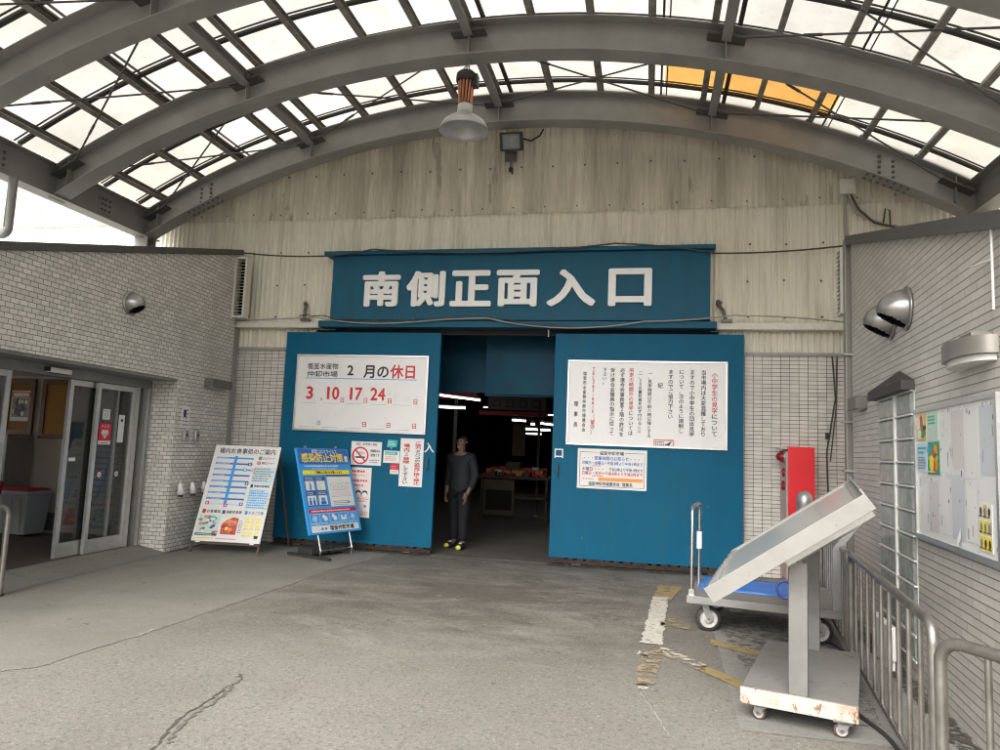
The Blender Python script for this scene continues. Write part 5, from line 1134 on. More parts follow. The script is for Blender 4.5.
for q in (.18, .74):
    a = MB(); t0 = o0 + U_ * q - N_ * .045
    foot = Vector((t0.x, t0.y, 0)) + nh * .16
    b_ = t0 - V_ * .12; k0 = Vector((b_.x, b_.y, 0)) + nh * .03
    pts = [t0 + V_ * 1.16, t0 + V_ * .4, b_] + smooth([b_ - V_ * .06, k0 + Z * .09, k0 + Z * .035 - nh * .015, k0 + Z * .015 - nh * .06, k0 + Z * .014 - nh * .50], 5)
    a.tube(pts, .0125, 'stainless', 10); a.build('leg', ss)
a = MB(); k0 = o0 - N_ * .045 - V_ * .14; k0.z = .10
a.tube([k0 + U_ * .18, k0 + U_ * .74], .010, 'stainless', 8); k1 = Vector((k0.x, k0.y, .018)) - nh * .46; a.tube([k1 + U_ * .16, k1 + U_ * .76], .012, 'stainless', 8); k2 = o0 + V_ * 1.165 - N_ * .03; a.tube([k2 + U_ * .17, k2 + U_ * .20 + V_ * .02], .015, 'stainless', 6); a.tube([k2 + U_ * .72, k2 + U_ * .75 + V_ * .02], .015, 'stainless', 6); a.build('crossbar', ss)
a = MB(); a.obox(Vector((k0.x, k0.y, .002)) + nh * .22 + U_ * .12, U_ * .06, nh * -.75, Z * .035, 'rubber'); a.build('foot_plate', ss)
wt = MB(); b0 = Vector((k0.x, k0.y, .036)) - nh * .36
wt.obox(b0 + U_ * .14, U_ * .30, nh * .26, Z * .085, 'rubber'); wt.obox(b0 + U_ * .48, U_ * .28, nh * .26, Z * .085, 'rubber'); wt.obox(b0 + U_ * .40, U_ * .12, nh * .08 , Z * .05, 'rubber')
one(wt, 'ballast_bag', b0, 'black rubber ballast lying on the feet of the blue stand sign', 'ballast', bevel=.012)

# ------------------------------------------------------------------ platform trolley
def caster(parent, c, rad, wd, fork_dir, top, wm, rm, swivel=True):
    """wheel on the ground under point c, fork up to the plate at z=top"""
    c = Vector((c[0], c[1], 0)); fd = Vector(fork_dir).normalized(); ax = fd.cross(Z).normalized(); w0 = c + Z * rad
    a = MB(); hub = w0 - fd * rad * .45 * 0
    a.obox(Vector((c.x, c.y, top - .012)) - fd * .05 - ax * .045, fd * .10, ax * .09, Z * .011, 'galv')
    off = fd * rad * .45
    for s_ in (-1, 1):
        q = w0 + ax * s_ * (wd / 2 + .008); t0 = Vector((c.x, c.y, top - .013)) - off + ax * s_ * (wd / 2 + .008)
        a.add([q - fd * .02 - ax * .002, q + fd * .02 - ax * .002, t0 + fd * .04 - ax * .002, t0 - fd * .03 - ax * .002, q - fd * .02 + ax * .002, q + fd * .02 + ax * .002, t0 + fd * .04 + ax * .002, t0 - fd * .03 + ax * .002], [(0, 1, 2, 3), (7, 6, 5, 4), (0, 4, 5, 1), (1, 5, 6, 2), (2, 6, 7, 3), (3, 7, 4, 0)], 'galv')
    t0 = Vector((c.x, c.y, top - .03)) - off; a.obox(t0 - fd * .03 - ax * (wd / 2 + .01), fd * .07, ax * (wd + .02), Z * .016, 'galv'); a.cyl(w0 - ax * (wd / 2 + .016), w0 + ax * (wd / 2 + .016), .009, 'bolt', 8)
    f_ = a.build('caster', parent)
    a = MB(); a.lathe([(rad * .72, -wd / 2), (rad * .94, -wd / 2), (rad, -wd * .3), (rad, wd * .3), (rad * .94, wd / 2), (rad * .72, wd / 2)], w0, ax, wm, 28)
    a.lathe([(.012, -wd * .5), (.35 * rad, -wd * .52), (.36 * rad, -wd * .2), (.66 * rad, -wd * .2), (.73 * rad, -wd * .49)], w0, ax, rm, 28); a.lathe([(.012, wd * .5), (.35 * rad, wd * .52), (.36 * rad, wd * .2), (.66 * rad, wd * .2), (.73 * rad, wd * .49)], w0, ax, rm, 28); a.build('wheel', f_)
tr = thing('platform_trolley', (.95, 7.0, 0), 'galvanised platform trolley with tube handles parked by the red cabinet', 'trolley')
tu = Vector((1.165, -.19, 0)).normalized(); tv = Vector((-tu.y, tu.x, 0)); TO = Vector((.352, 6.50, 0)); TL, TW = 1.22, 1.15
def tbox(mb, u0, u1, v0, v1, z0, z1, m): mb.obox(TO + tu * u0 + tv * v0 + Z * z0, tu * (u1 - u0), tv * (v1 - v0), Z * (z1 - z0), m)
a = MB(); tbox(a, 0, TL, 0, TW, .285, .30, 'alu_dull'); tbox(a, 0, TL, 0, .006, .238, .2845, 'alu_dull'); tbox(a, 0, TL, TW - .006, TW, .238, .2845, 'alu_dull'); tbox(a, 0, .006, .0065, TW - .0065, .238, .2845, 'alu_dull'); tbox(a, TL - .006, TL, .0065, TW - .0065, .238, .2845, 'alu_dull'); a.build('platform', tr, bevel=.002)
a = MB(); tbox(a, .35, .45, .1, TW - .1, .19, .284, 'steel_dark'); tbox(a, .8, .9, .1, TW - .1, .19, .284, 'steel_dark'); a.build('crossmember', tr)
for (cu, cv) in ((.17, .12), (1.05, .12), (.17, TW - .14), (1.05, TW - .14)):
    caster(tr, TO + tu * cu + tv * cv, .105, .05, (tu * .9 + tv * .25), .284, 'rubber', 'wheel_rim')
def thandle(u_, v0, v1, h, rad, m):
    a = MB(); b0 = TO + tu * u_ + tv * v0; b1 = TO + tu * u_ + tv * v1; rr = .07
    pts = [b0 + Z * .29, b0 + Z * (h - rr)] + arcpts(b0 + tv * rr + Z * (h - rr), -tv, Z, rr, 15, 90, 5) + arcpts(b1 - tv * rr + Z * (h - rr), Z, tv, rr, 0, 75, 5) + [b1 + Z * (h - rr), b1 + Z * .29]
    a.tube(pts, rad, m, 12)
    a.obox(b0 - tu * .022 - tv * .022 + Z * .29, tu * .044, tv * .044, Z * .06, m); return a
thandle(.035, .06, .72, 1.05, .017, 'stainless').build('handle', tr)
a = MB(); b0 = TO + tu * .035 + tv * .72; a.cyl(b0 + Z * .62, b0 + Z * .78, .026, 'paper', 12); a.build('grip_sleeve', tr)
a = MB(); b0 = TO + tu * 1.18 + tv * .04
a.obox(b0 + Z * .301 - tu * .03 - tv * .03, tu * .06, tv * .06, Z * .49, 'duct')
d_ = (tu * .14 + Z * .2); e_ = d_.normalized().cross(tv).normalized()
a.obox(b0 + Z * .792 - tu * .03 - tv * .03, tu * .06 , tv * .06, d_, 'duct'); a.build('end_post', tr)
# blue sheet and ring lying on the trolley
a = MB(); n = 14; vs = []
for i in range(n + 1):
    for j in range(n + 1): vs.append(TO + tu * (.06 + .95 * i / n) + tv * (.40 + .70 * j / n) + Z * (.312 + .006 * math.sin(i * 1.1) * math.sin(j * .9 + .4)))
b_ = len(vs); vs += [Vector((q.x, q.y, .3015)) for q in vs]
N1 = n + 1; fs = [(i * N1 + j, (i + 1) * N1 + j, (i + 1) * N1 + j + 1, i * N1 + j + 1) for i in range(n) for j in range(n)]
rim = [i * N1 for i in range(n)] + [n * N1 + j for j in range(n)] + [i * N1 + n for i in range(n, 0, -1)] + [j for j in range(n, 0, -1)]
a.add(vs, fs + [(rim[(k + 1) % len(rim)], rim[k], b_ + rim[k], b_ + rim[(k + 1) % len(rim)]) for k in range(len(rim))], 'tarp_blue', True)
one(a, 'blue_tarp', TO + tu * .5 + tv * .7 + Z * .3, 'bright blue folded tarp lying on the platform trolley', 'tarp')
a = MB(); c_ = TO + tu * .80 + tv * .26 + Z * .39; a.tube(arcpts(c_, tu, Z, .075, 0, 360, 22), .012, 'ink_navy', 8); a.obox(c_ + tu * .02 - Z * .088, tu * .11, tv * .03, Z * .16, 'red_paint')
one(a, 'padlock', c_, 'red block with a dark ring standing on the trolley platform', 'padlock')

# ------------------------------------------------------------------ tilted display stand
dsn = thing('display_stand', (.95, 4.9, 0), 'wheeled stand holding a tilted glass covered display case', 'display stand')
su = Vector((.963, -.268, 0)); sv = Vector((.268, .963, 0)); SO = Vector((.545, 4.44, 0))
def sbox(mb, u0, u1, v0, v1, z0, z1, m): mb.obox(SO + su * u0 + sv * v0 + Z * z0, su * (u1 - u0), sv * (v1 - v0), Z * (z1 - z0), m)
a = MB(); sbox(a, 0, .605, .0275, 1.22, .182, .19, 'deck_grey'); sbox(a, 0, .605, 1.2205, 1.245, .105, .19, 'deck_grey'); sbox(a, .0, .02, .028, 1.22, .105, .1815, 'deck_grey'); sbox(a, .585, .605, .028, 1.22, .105, .1815, 'deck_grey'); a.build('base', dsn)
a = MB(); sbox(a, -.002, .607, 0, .027, .105, .193, 'rusty_white'); a.build('base_front', dsn, bevel=.003)
for cu, cv, fd in ((.09, .10, su * -.95 + sv * .3), (.52, .07, su * -.9 - sv * .2), (.09, 1.12, su), (.52, 1.12, su)):
    caster(dsn, SO + su * cu + sv * cv, .042, .026, fd, .104, 'wheel_brown', 'wheel_rim')
a = MB(); sbox(a, .255, .355, .03, .08, .191, .985, 'post_grey'); a.build('post', dsn, bevel=.003)
a = MB(); sbox(a, .255, .355, 1.13, 1.18, .191, .985, 'post_grey'); a.build('post', dsn, bevel=.003)
py_, inc, rl = -.232, .620, .0
pu = Vector((math.cos(py_), math.sin(py_), 0)); pv = Vector((-pu.y, pu.x, 0)); pe = pu * math.cos(inc) + Z * math.sin(inc); pn = pe.cross(pv)
rl = .04; pv, pn = pv * math.cos(rl) + pn * math.sin(rl), pn * math.cos(rl) - pv * math.sin(rl)
PO = Vector((.322, 4.25, .757)); PL, PT, PW = 1.0, .092, 1.42
def pbox(mb, e0, e1, v0, v1, n0, n1, m): mb.obox(PO + pe * e0 + pv * v0 + pn * n0, pe * (e1 - e0), pv * (v1 - v0), pn * (n1 - n0), m)
a = MB(); pbox(a, 0, PL, 0, .012, -PT, 0, 'white_panel'); pbox(a, 0, PL, PW - .012, PW, -PT, 0, 'white_panel'); pbox(a, 0, .012, .0125, PW - .0125, -PT, 0, 'stainless'); pbox(a, PL - .012, PL, .0125, PW - .0125, -PT, 0.03, 'duct')
pbox(a, .0125, PL - .0125, PW - .07, PW - .0125, -.02, -.004, 'white_panel'); pbox(a, .0125, .06, .0125, PW - .071, -.02, -.004, 'alu'); pbox(a, PL - .06, PL - .0125, .0125, PW - .071, -.02, -.004, 'duct'); a.build('frame', dsn, bevel=.002)
a = MB(); pbox(a, .0125, PL - .0125, .0125, PW - .0125, -.078, -.07, 'post_grey'); a.build('tray', dsn)
a = MB(); pbox(a, .061, PL - .061, .0125, PW - .0715, -.016, -.010, 'display_glass'); a.build('glass_cover', dsn)
a = MB(); pbox(a, .62, .86, .25, PW - .3, -.069, -.066, 'ink_pink'); pbox(a, .32, .6, .2, PW - .25, -.069, -.066, 'ink_mint'); pbox(a, .08, .3, .2, PW - .25, -.069, -.066, 'ink_pale_blue'); a.build('painted_reflection', dsn)  # blue, green and pink reflections painted as flat patches under the glass
a = MB(); pbox(a, .42, PL - .02, .22, PW - .10, -PT - .065, -PT - .002, 'stainless'); a.build('underbox', dsn, bevel=.012)
a = MB()
for k in (.1, .32): a.lathe([(.012, 0), (.01, .008), (0, .01)], SO + su * (.27 if k < .2 else .34) + sv * .029 + Z * .93, -sv, 'bolt', 8)
a.build('bolt', dsn)

# ------------------------------------------------------------------ barriers
def barrier(p0, p1, h, label, ends=(True, True), rad=.024, bars=7, group='steel crowd barriers', low=.1):
    p0 = Vector((*p0, 0)); p1 = Vector((*p1, 0)); d = (p1 - p0); L_ = d.length; d.normalize(); t = thing('barrier', p0.lerp(p1, .5), label, 'barrier', group)
    rr = .085; a = MB(); pts = [p0 + Z * .004, p0 + Z * (h - rr)] + arcpts(p0 + d * rr + Z * (h - rr), -d, Z, rr, 12, 90, 6) + arcpts(p1 - d * rr + Z * (h - rr), Z, d, rr, 0, 78, 6) + [p1 + Z * (h - rr), p1 + Z * .004]
    a.tube(pts, rad, 'gate_steel', 14); a.build('hoop', t)
    a = MB(); a.cyl(p0 + Z * low + d * rad, p1 + Z * low - d * rad, .016, 'gate_steel', 10); a.build('bottom_rail', t)
    for k in range(bars):
        q = p0 + d * (L_ * (k + 1) / (bars + 1)); a = MB(); a.cyl(q + Z * (low + .012), q + Z * (h - .02), .0125, 'gate_steel', 10); a.build('bar', t)
    for q in (p0, p1):
        a = MB(); a.cyl(q, q + Z * .025, .034, 'rubber', 12); a.build('foot', t)
    return t
barrier((1.225, 3.50), (1.50, 5.85), .815, 'steel tube barrier along the right wall beneath the notice board', bars=9)
barrier((1.515, 5.98), (1.74, 7.75), .80, 'steel tube barrier half hidden behind the display stand', bars=9)
barrier((1.145, 3.20), (1.55, 2.55), .815, 'steel tube barrier nearest the camera by the right wall', bars=3)
barrier((-5.66, 5.50), (-5.95, 3.9), .80, 'steel tube barrier at the left edge by the glass doors', bars=5)
bb = barrier((1.62, 7.72), (1.93, 7.70), .80, 'dark steel barrier standing across the corner behind the trolley', bars=6, rad=.02)

# small things on the ground
a = MB(); cc = RO + Rt * rs(6.05) + Rn * .10
a.obox(cc - Rt * .28 + Z * .08, Rt * .56, Rn * .05, Z * .24, 'foam'); a.obox(cc - Rt * .24 + Z * .0, Rt * .48, Rn * .045, Z * .08, 'foam')
one(a, 'foam_box', cc, 'white foam box leaning on the right wall behind the barrier', 'box', bevel=.008)
rg = random.Random(8)
a = MB(); pts = []
for x_, y_ in ((1.40, 7.2), (1.50, 6.5), (1.56, 6.0), (1.44, 5.6), (1.30, 5.2), (1.25, 4.8), (1.31, 4.4), (1.27, 4.0), (1.1, 3.5), (.98, 3.0)): pts.append(Vector((x_, y_, .014)))
a.tube(smooth(pts), .012, 'rubber', 8); one(a, 'ground_cable', (1.3, 5, 0), 'black cable snaking over the ground beside the barrier', 'cable')

# painted line remains: sheets of paint worn through
def paint_mat(name, col, dirt, lo):
    m = mat(name, col, .7, var=.18, vscale=14, dirt=dirt, dscale=12, damt=.9); t = m.node_tree; b = t.nodes['Principled BSDF']; o = t.nodes['Material Output']
    tc = t.nodes.new('ShaderNodeTexCoord'); mp = t.nodes.new('ShaderNodeMapping'); mp.inputs['Scale'].default_value = (.8, 1.1, 1); t.links.new(tc.outputs['Object'], mp.inputs[0])
    n = t.nodes.new('ShaderNodeTexNoise'); n.inputs['Scale'].default_value = 13; n.inputs['Detail'].default_value = 10; n.inputs['Roughness'].default_value = .72; t.links.new(mp.outputs[0], n.inputs['Vector'])
    q = t.nodes.new('ShaderNodeMapRange'); q.inputs[1].default_value = lo; q.inputs[2].default_value = lo + .07; t.links.new(n.outputs['Fac'], q.inputs[0])
    tr = t.nodes.new('ShaderNodeBsdfTransparent'); ms = t.nodes.new('ShaderNodeMixShader'); t.links.new(q.outputs[0], ms.inputs[0]); t.links.new(tr.outputs[0], ms.inputs[1]); t.links.new(b.outputs[0], ms.inputs[2]); t.links.new(ms.outputs[0], o.inputs[0])
paint_mat('line_white', (.50, .475, .42), (.30, .285, .25), .36); paint_mat('line_yellow', (.30, .225, .10), (.22, .19, .14), .37); paint_mat('line_faint', (.30, .24, .14), (.24, .22, .18), .47); paint_mat('line_scrap', (.47, .44, .38), (.34, .28, .18), .46)
def paint(poly, m, seed, z=.0075):
    rg = random.Random(seed); out = []
    for i in range(len(poly)):
        a0, a1 = Vector(poly[i]), Vector(poly[(i + 1) % len(poly)]); k = max(2, int((a1 - a0).length / .035))
        for j in range(k): q = a0.lerp(a1, j / k); out.append((q.x + rg.uniform(-.014, .014), q.y + rg.uniform(-.014, .014), z))
    a = MB(); a.add(out, [tuple(range(len(out)))], m); tag(a.build('painted_line'), kind='structure')
paint([(-.03, 5.95), (.14, 5.95), (.24, 7.9), (.09, 7.9)], 'line_white', 1)
paint([(.10, 7.8), (.27, 7.8), (.42, 8.6), (.14, 8.6)], 'line_yellow', 2, .0065)
paint([(-.05, 4.85), (.06, 4.9), (.14, 5.75), (-.02, 5.75)], 'line_faint', 3)
paint([(.02, 6.05), (.10, 5.70), (.44, 5.28), (.47, 5.50)], 'line_faint', 4, .0065)
paint([(.12, 5.92), (.14, 5.74), (.42, 5.36), (.44, 5.50)], 'line_scrap', 8)
paint([(-.05, 5.62), (.04, 5.55), (.04, 5.66), (-.03, 5.72)], 'line_white', 9)
paint([(-.04, 4.78), (.06, 4.84), (.05, 4.95), (-.04, 4.92)], 'line_scrap', 10)
paint([(.40, 5.50), (.40, 5.34), (.64, 5.0), (.71, 5.16)], 'line_yellow', 5)
paint([(.12, 6.6), (.24, 6.55), (.44, 6.55), (.25, 7.1)], 'line_faint', 7)
paint([(.50, 6.12), (.86, 5.85), (.88, 6.0), (.55, 6.28)], 'line_yellow', 6)
# dark strips along the bases and a broad darker patch under stand and trolley
paint_mat('strip_dark', (.07, .063, .05), (.04, .036, .03), .44); paint_mat('patch_dark', (.13, .121, .10), (.10, .092, .075), .50)
def dark_mark(poly, m, seed, z=.0085):
    rg = random.Random(seed); out = []
    for i in range(len(poly)):
        a0, a1 = Vector(poly[i]), Vector(poly[(i + 1) % len(poly)]); k = max(2, int((a1 - a0).length / .06))
        for j in range(k): q = a0.lerp(a1, j / k); out.append((q.x + rg.uniform(-.02, .02), q.y + rg.uniform(-.025, .025), z))
    a = MB(); a.add(out, [tuple(range(len(out)))], m); tag(a.build('ground_mark'), kind='structure')
dark_mark([(-5.3, 9.40), (-2.9, 9.48), (-2.9, 9.66), (-5.3, 9.66)], 'strip_dark', 1); dark_mark([(-1.28, 9.46), (1.2, 9.40), (1.2, 9.66), (-1.28, 9.66)], 'strip_dark', 2)
dark_mark([(LX(8.3) + .0, 8.3), (LX(9.5), 9.5), (LX(9.5) + .10, 9.5), (LX(8.3) + .07, 8.25)], 'strip_dark', 3); dark_mark([(1.62, 4.0), (RX(4) - .02, 4.0), (RX(7.6) - .02, 7.6), (RX(7.6) - .2, 7.6)], 'strip_dark', 4)
dark_mark([(.75, 4.7), (1.35, 4.55), (1.6, 7.4), (.6, 7.5)], 'patch_dark', 8, .0055)
# long crack and scrapes in the concrete
def jag(p_, seed, w_, m, amp=.03):
    rg = random.Random(seed); a = MB(); pts = smooth([Vector((*q, .004)) for q in p_], 14); L_, R_ = [], []
    for i, q in enumerate(pts):
        d = (pts[min(i + 1, len(pts) - 1)] - pts[max(i - 1, 0)]).normalized(); n_ = Vector((-d.y, d.x, 0)); q = q + n_ * rg.uniform(-amp, amp); ww = w_ * rg.uniform(.15, 1); L_.append(q + n_ * ww); R_.append(q - n_ * ww)
    n_ = len(pts); a.add(L_ + R_, [(i, n_ + i, n_ + i + 1, i + 1) for i in range(n_ - 1)], m); return a
mat('crack', (.075, .066, .056), .9); mat('scrape', (.36, .345, .31), .85); mat('scrape_dark', (.115, .105, .088), .9)
CR = [(-2.28, 2.9), (-2.30, 3.2), (-2.40, 3.5), (-2.42, 3.78), (-2.46, 4.02), (-2.44, 4.14), (-2.52, 4.28)]
tag(jag(CR, 2, .010, 'crack', .012).build('pavement_crack'), kind='structure')
tag(jag([(q[0] + .035, q[1] + .03) for q in CR[1:5]], 9, .016, 'scrape_dark', .015).build('pavement_crack'), kind='structure')
tag(jag([(-4.4, 3.62), (-4.2, 3.83), (-3.98, 3.93)], 6, .012, 'crack', .01).build('pavement_crack'), kind='structure')
tag(jag([(-2.9, 9.5), (-2.2, 9.35), (-1.6, 9.2)], 4, .014, 'scrape', .02).build('pavement_scrape'), kind='structure')
tag(jag([(-.02, 4.75), (.06, 4.45), (.14, 4.1)], 5, .004, 'scrape', .006).build('pavement_scrape'), kind='structure')

# ------------------------------------------------------------------ inside the hall
lights = [(-4.55, 15.0, 2.62, .95, 14, -14), (-4.45, 13.6, 2.28, .9, 2, -2), (-3.24, 17, 2.20, .34, 4, -7), (-2.84, 17.4, 2.13, .10, 10, -14), (-2.62, 17.2, 2.14, .12, 8, 10), (-2.55, 17, 2.14, .33, 4, -14), (-2.83, 16.5, 1.98, .60, 4, -4), (-2.45, 19, 2.38, .35, 5, -24), (-3.4, 20, 1.95, .45, 0, 0), (-4.2, 24, 2.7, 1.2, 3, 0), (-5.6, 24, 2.9, 1.2, 0, 0)]
for i, (x_, y_, z_, L_, yaw_, tl_) in enumerate(lights):
    d_ = Vector((math.cos(R(yaw_)), math.sin(R(yaw_)), 0)); d_ = (d_ + Z * math.tan(R(tl_ * .35))).normalized()
    t = thing('strip_light', (x_, y_, z_), ('lit strip light over the dark stalls, %s' % ['steeply slanted one at left', 'lower level one at left', 'brightest of the right cluster', 'tiny one beside the brightest', 'tiny one in the middle of the right cluster', 'tilted one by the right door', 'long low one of the right cluster', 'highest one by the right door', 'lowest dim one under the hanging sign', 'far faint one', 'farthest faint one'][i]), 'strip light', 'strip lights over the market stalls')
    a = MB(); a.cyl(Vector((x_, y_, z_)), Vector((x_, y_, z_)) + d_ * L_, .022, 'tube' if i < 8 else 'tube_dim', 10); a.build('tube', t)
    a = MB(); o_ = Vector((x_, y_, z_ + .035)); e_ = d_.cross(Z).normalized(); a.obox(o_ - e_ * .05, e_ * .1, d_ * L_, Z * .04, 'stall_white'); a.build('casing', t)
    a = MB(); a.tube([o_ + d_ * L_ * .2 + Z * .04, o_ + d_ * L_ * .2 + Z * 4.5], .006, 'cable', 5); a.tube([o_ + d_ * L_ * .8 + Z * .04, o_ + d_ * L_ * .8 + Z * 4.5], .006, 'cable', 5); a.build('hanger', t)
st = thing('market_stall', (-2.7, 15.2, 0), 'dim market stall counter with red goods inside the hall', 'stall')
a = MB(); a.box(-3.55, -2.0, 15.0, 16.0, .86, .92, 'stall_wood'); a.box(-3.5, -2.05, 15.05, 15.95, .45, .5, 'stall_wood'); a.build('counter', st)
for x_, y_ in ((-3.5, 15.05), (-2.1, 15.05), (-3.5, 15.9), (-2.1, 15.9)): a = MB(); a.box(x_, x_ + .05, y_, y_ + .05, 0, .86, 'stall_wood'); a.build('leg', st)
a = MB(); a.box(-3.42, -2.75, 14.97, 15.0, .1, .84, 'stall_card'); a.box(-3.36, -2.8, 14.96, 14.972, .2, .62, 'hollow'); a.build('front_panel', st)
st2 = thing('market_stall', (-1.2, 15.6, 0), 'dim market stall with orange goods by the right blue door', 'stall')
a = MB(); a.box(-1.95, -.2, 15.2, 16.4, .84, .9, 'stall_wood'); a.box(-1.9, -.25, 15.24, 15.27, .0, .83, 'hall_wall'); a.build('counter', st2)
rg = random.Random(2)
for k in range(22):
    x_ = -3.42 + .06 * k + rg.uniform(-.02, .02); y_ = 15.12 + .26 * (k % 3) + rg.uniform(-.03, .03)
    zz = .922 if x_ < -2 else .902
    c_ = rg.choice(['stall_red', 'stall_orange', 'stall_pale', 'stall_card', 'stall_red', 'stall_orange']); a = frustum(x_, y_, zz, .12, .18, .16, .22, rg.uniform(.04, .10) + .05 * (k % 3), c_); n_ = {'stall_red': 'red', 'stall_orange': 'orange', 'stall_pale': 'white', 'stall_card': 'brown'}[c_]
    one(a, 'goods_tray', (x_, y_, zz), 'small %s tray of goods, %s from the left on the dim stall counter' % (n_, ('first second third fourth fifth sixth seventh eighth ninth tenth eleventh twelfth thirteenth fourteenth fifteenth sixteenth seventeenth eighteenth nineteenth twentieth twenty-first twenty-second').split()[k]), 'tray', 'trays on the stall counters', bevel=.005)
hs = thing('hanging_sign', (-3.0, 16.5, 2.3), 'dim white stall sign with red strip hanging in the hall', 'sign')
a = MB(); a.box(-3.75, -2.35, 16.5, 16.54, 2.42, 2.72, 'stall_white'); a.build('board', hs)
a = MB(); a.box(-3.95, -2.3, 16.48, 16.54, 2.28, 2.38, 'stall_red'); a.build('strip', hs)
a = MB(); fr = (Vector((-3.75, 16.499, 2.42)), X, Z, -Y)
for k in range(4): a.rect(fr, .12 + .32 * k, .32 + .32 * k, .06, .25, 'ink_black'); a.rect(fr, .17 + .32 * k, .27 + .32 * k, .10, .2, 'stall_white', .003)
a.build('lettering', hs)
a = MB(); a.box(-5.4, -3.9, 16, 16.04, 2.6, 3.0, 'stall_red'); one(a, 'red_banner', (-4.6, 16, 2.6), 'dim red banner hanging high behind the doorway', 'banner')
for x_, y_, lab in ((-3.95, 14.4, 'pale post inside the hall behind the standing person'), (-2.45, 16.2, 'thin post right of the hanging card in the hall'), (-1.75, 17, 'thin post under the right strip lights in the hall')):
    a = MB(); a.box(x_ - .03, x_ + .03, y_ - .03, y_ + .03, 0, 2.5, 'stall_white' if y_ < 15 else 'stall_card'); a.box(x_ - .06, x_ + .06, y_ - .06, y_ + .06, 0, .02, 'steel_dark'); one(a, 'stall_post', (x_, y_, 0), lab, 'post', 'posts among the stalls')
a = MB(); a.box(-2.95, -2.66, 15.6, 15.62, 1.35, 2.05, 'stall_card'); a.tube([(-2.9, 15.61, 2.05), (-2.8, 15.61, 2.25), (-2.7, 15.61, 2.05)], .006, 'cable', 5); one(a, 'hanging_card', (-2.8, 15.6, 1.35), 'brown card sheet hanging over the dim left stall', 'card')
a = MB(); a.box(-3.02, -2.72, 15.3, 15.6, .92, 1.2, 'stall_card'); a.box(-3.0, -2.74, 15.32, 15.58, 1.2, 1.21, 'stall_white'); one(a, 'cardboard_box', (-2.87, 15.45, .92), 'pale cardboard box on the dim left stall', 'box', bevel=.006)

# ------------------------------------------------------------------ person in the doorway
def skinned(name, verts, edges, radii, m, parent, lv=2):
    me = bpy.data.meshes.new(name); off = OFF[parent]; me.from_pydata([Vector(v) - off for v in verts], edges, []); o = bpy.data.objects.new(name, me); COL.objects.link(o); o.parent = parent; OFF[o] = off
    me.materials.append(MATS[m]); sk = o.modifiers.new('skin', 'SKIN'); sk.use_smooth_shade = True
    if not me.skin_vertices: me.attributes.new  # layer is created by the modifier
    for i, rr in enumerate(radii): me.skin_vertices[0].data[i].radius = rr if isinstance(rr, tuple) else (rr, rr)
    me.skin_vertices[0].data[0].use_root = True
    ss_ = o.modifiers.new('sub', 'SUBSURF'); ss_.levels = lv; ss_.render_levels = lv
    return o
PX, PY = -2.74, 10.42
pe_ = thing('person', (PX, PY, 0), 'person in a slate jacket and dark trousers standing in the doorway', 'person')
def P(x_, y_, z_): return (PX + x_, PY + y_, z_)
# body: pelvis, spine, neck, head, arms, legs in one skin
bv = [P(0, 0, .88), P(0, 0, 1.05), P(0, .01, 1.25), P(0, .01, 1.36), P(0, 0, 1.43), P(0, -.01, 1.50), P(0, -.02, 1.57), P(0, -.01, 1.63)]
be = [(i, i + 1) for i in range(7)]; br = [(.15, .11), (.135, .10), (.15, .11), (.11, .085), (.05, .055), (.062, .075), (.075, .09), (.055, .065)]
for s_ in (-1, 1):
    b0 = len(bv); bv += [P(.17 * s_, .01, 1.34), P(.215 * s_, .05, 1.08), P(.225 * s_, -.06 - .05 * s_, .88), P(.215 * s_, -.10 - .07 * s_, .80)]; be += [(3, b0), (b0, b0 + 1), (b0 + 1, b0 + 2), (b0 + 2, b0 + 3)]; br += [.062, .045, .034, (.022, .036)]
    b0 = len(bv); fy = -.05 * s_; bv += [P(.085 * s_, 0, .80), P(.10 * s_, -.01 + fy, .46), P(.105 * s_, .02 + fy, .10), P(.11 * s_, -.09 + fy, .045)]; be += [(0, b0), (b0, b0 + 1), (b0 + 1, b0 + 2), (b0 + 2, b0 + 3)]; br += [.085, .058, .042, .032]
skinned('body', bv, be, br, 'skin', pe_)
jv = [P(0, 0, .76), P(0, 0, .96), P(0, .01, 1.22), P(0, .01, 1.36), P(0, .005, 1.425)]; je = [(0, 1), (1, 2), (2, 3), (3, 4)]; jr = [(.20, .15), (.18, .135), (.185, .14), (.14, .11), (.075, .078)]
for s_ in (-1, 1):
    b0 = len(jv); jv += [P(.175 * s_, .01, 1.34), P(.225 * s_, .05, 1.08), P(.235 * s_, -.055 - .05 * s_, .875)]; je += [(3, b0), (b0, b0 + 1), (b0 + 1, b0 + 2)]; jr += [.085, .066, .05]
skinned('jacket', jv, je, jr, 'jacket', pe_)
tv_ = [P(0, 0, .95)]; te = []; tr_ = [(.165, .125)]
for s_ in (-1, 1):
    b0 = len(tv_); fy = -.05 * s_; tv_ += [P(.09 * s_, 0, .78), P(.105 * s_, -.005 + fy, .46), P(.11 * s_, .012 + fy, .105)]; te += [(0, b0), (b0, b0 + 1), (b0 + 1, b0 + 2)]; tr_ += [.11, .083, .068]
skinned('trousers', tv_, te, tr_, 'trousers', pe_)
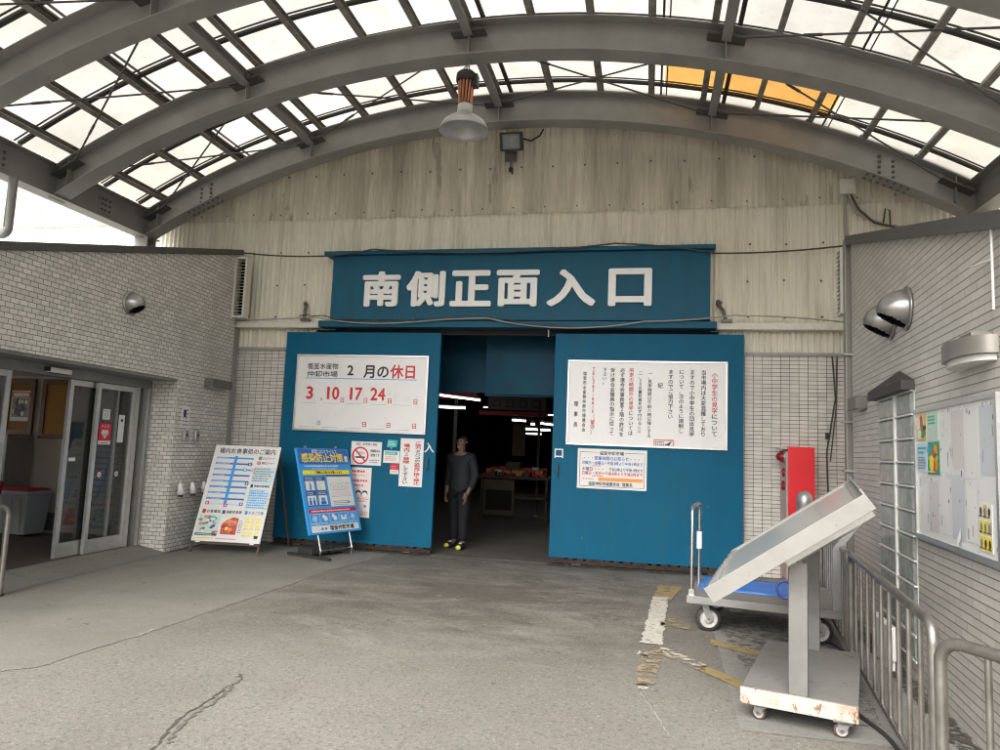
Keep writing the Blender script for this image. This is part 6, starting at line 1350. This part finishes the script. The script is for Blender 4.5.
for s_, (dx, dy) in ((-1, (-.075, -.06)), (1, (.075, -.10))):
    x_ = .115 * s_; fy = -.05 * s_
    skinned('shoe', [P(x_, .05 + fy, .055), P(x_ + .005 * s_, -.04 + fy, .055), P(x_ + .015 * s_, -.12 + fy, .042), P(x_ + .02 * s_, -.17 + fy, .036)], [(0, 1), (1, 2), (2, 3)], [(.045, .05), (.05, .055), (.052, .042), (.042, .032)], 'shoe_black', pe_)
    skinned('toe_cap', [P(x_ + .016 * s_, -.125 + fy, .045), P(x_ + .021 * s_, -.185 + fy, .038)], [(0, 1)], [(.056, .046), (.046, .036)], 'shoe_lime', pe_)
    skinned('shoe_tongue', [P(x_ + .006 * s_, -.055 + fy, .10), P(x_ + .01 * s_, -.10 + fy, .085)], [(0, 1)], [(.034, .018), (.034, .016)], 'shoe_grey', pe_)
    hy = -.05 - .07 * s_; hv = [P(.218 * s_, -.055 + hy, .83), P(.214 * s_, -.065 + hy, .765)]; he = [(0, 1)]; hr = [(.022, .034), (.018, .036)]
    for k, ln in enumerate((.07, .08, .075, .06)):
        b0 = len(hv); yy = -.095 + .021 * k + hy; hv += [P(.214 * s_, yy, .73), P(.206 * s_, yy - .004, .73 - ln * .5), P(.188 * s_, yy, .73 - ln * .9)]; he += [(1, b0), (b0, b0 + 1), (b0 + 1, b0 + 2)]; hr += [.0095, .0088, .0075]
    b0 = len(hv); hv += [P(.204 * s_, -.098 + hy, .785), P(.194 * s_, -.115 + hy, .745)]; he += [(0, b0), (b0, b0 + 1)]; hr += [.012, .009]
    skinned('hand', hv, he, hr, 'skin', pe_, 1)
skinned('hair', [P(0, .01, 1.645), P(0, .045, 1.60), P(0, .05, 1.545)], [(0, 1), (1, 2)], [(.082, .085), (.082, .06), (.07, .045)], 'hair', pe_)
a = MB()
for s_ in (-1, 1):
    a.lathe([(.011, 0), (.008, .006), (0, .008)], P(.03 * s_, -.098, 1.565), (0, -1, 0), 'ink_black', 10); a.box(PX + .03 * s_ - .017, PX + .03 * s_ + .017, PY - .10, PY - .092, 1.585, 1.592, 'hair')
a.prism([(-.014, 0), (.014, 0), (0, .05)], (Vector(P(0, -.095, 1.525)), X, Z, -Y), 0, .022, 'skin'); a.box(PX - .022, PX + .022, PY - .095, PY - .085, 1.495, 1.502, 'ink_pink'); a.build('face', pe_)
for s_ in (-1, 1): skinned('ear', [P(.08 * s_, 0, 1.585), P(.083 * s_, .004, 1.55)], [(0, 1)], [(.012, .02), (.01, .015)], 'skin', pe_, 1)
skinned('collar', [P(0, .01, 1.40), P(0, .004, 1.475)], [(0, 1)], [(.085, .075), (.068, .07)], 'trousers', pe_)
pe_.rotation_euler = (0, 0, R(-16))
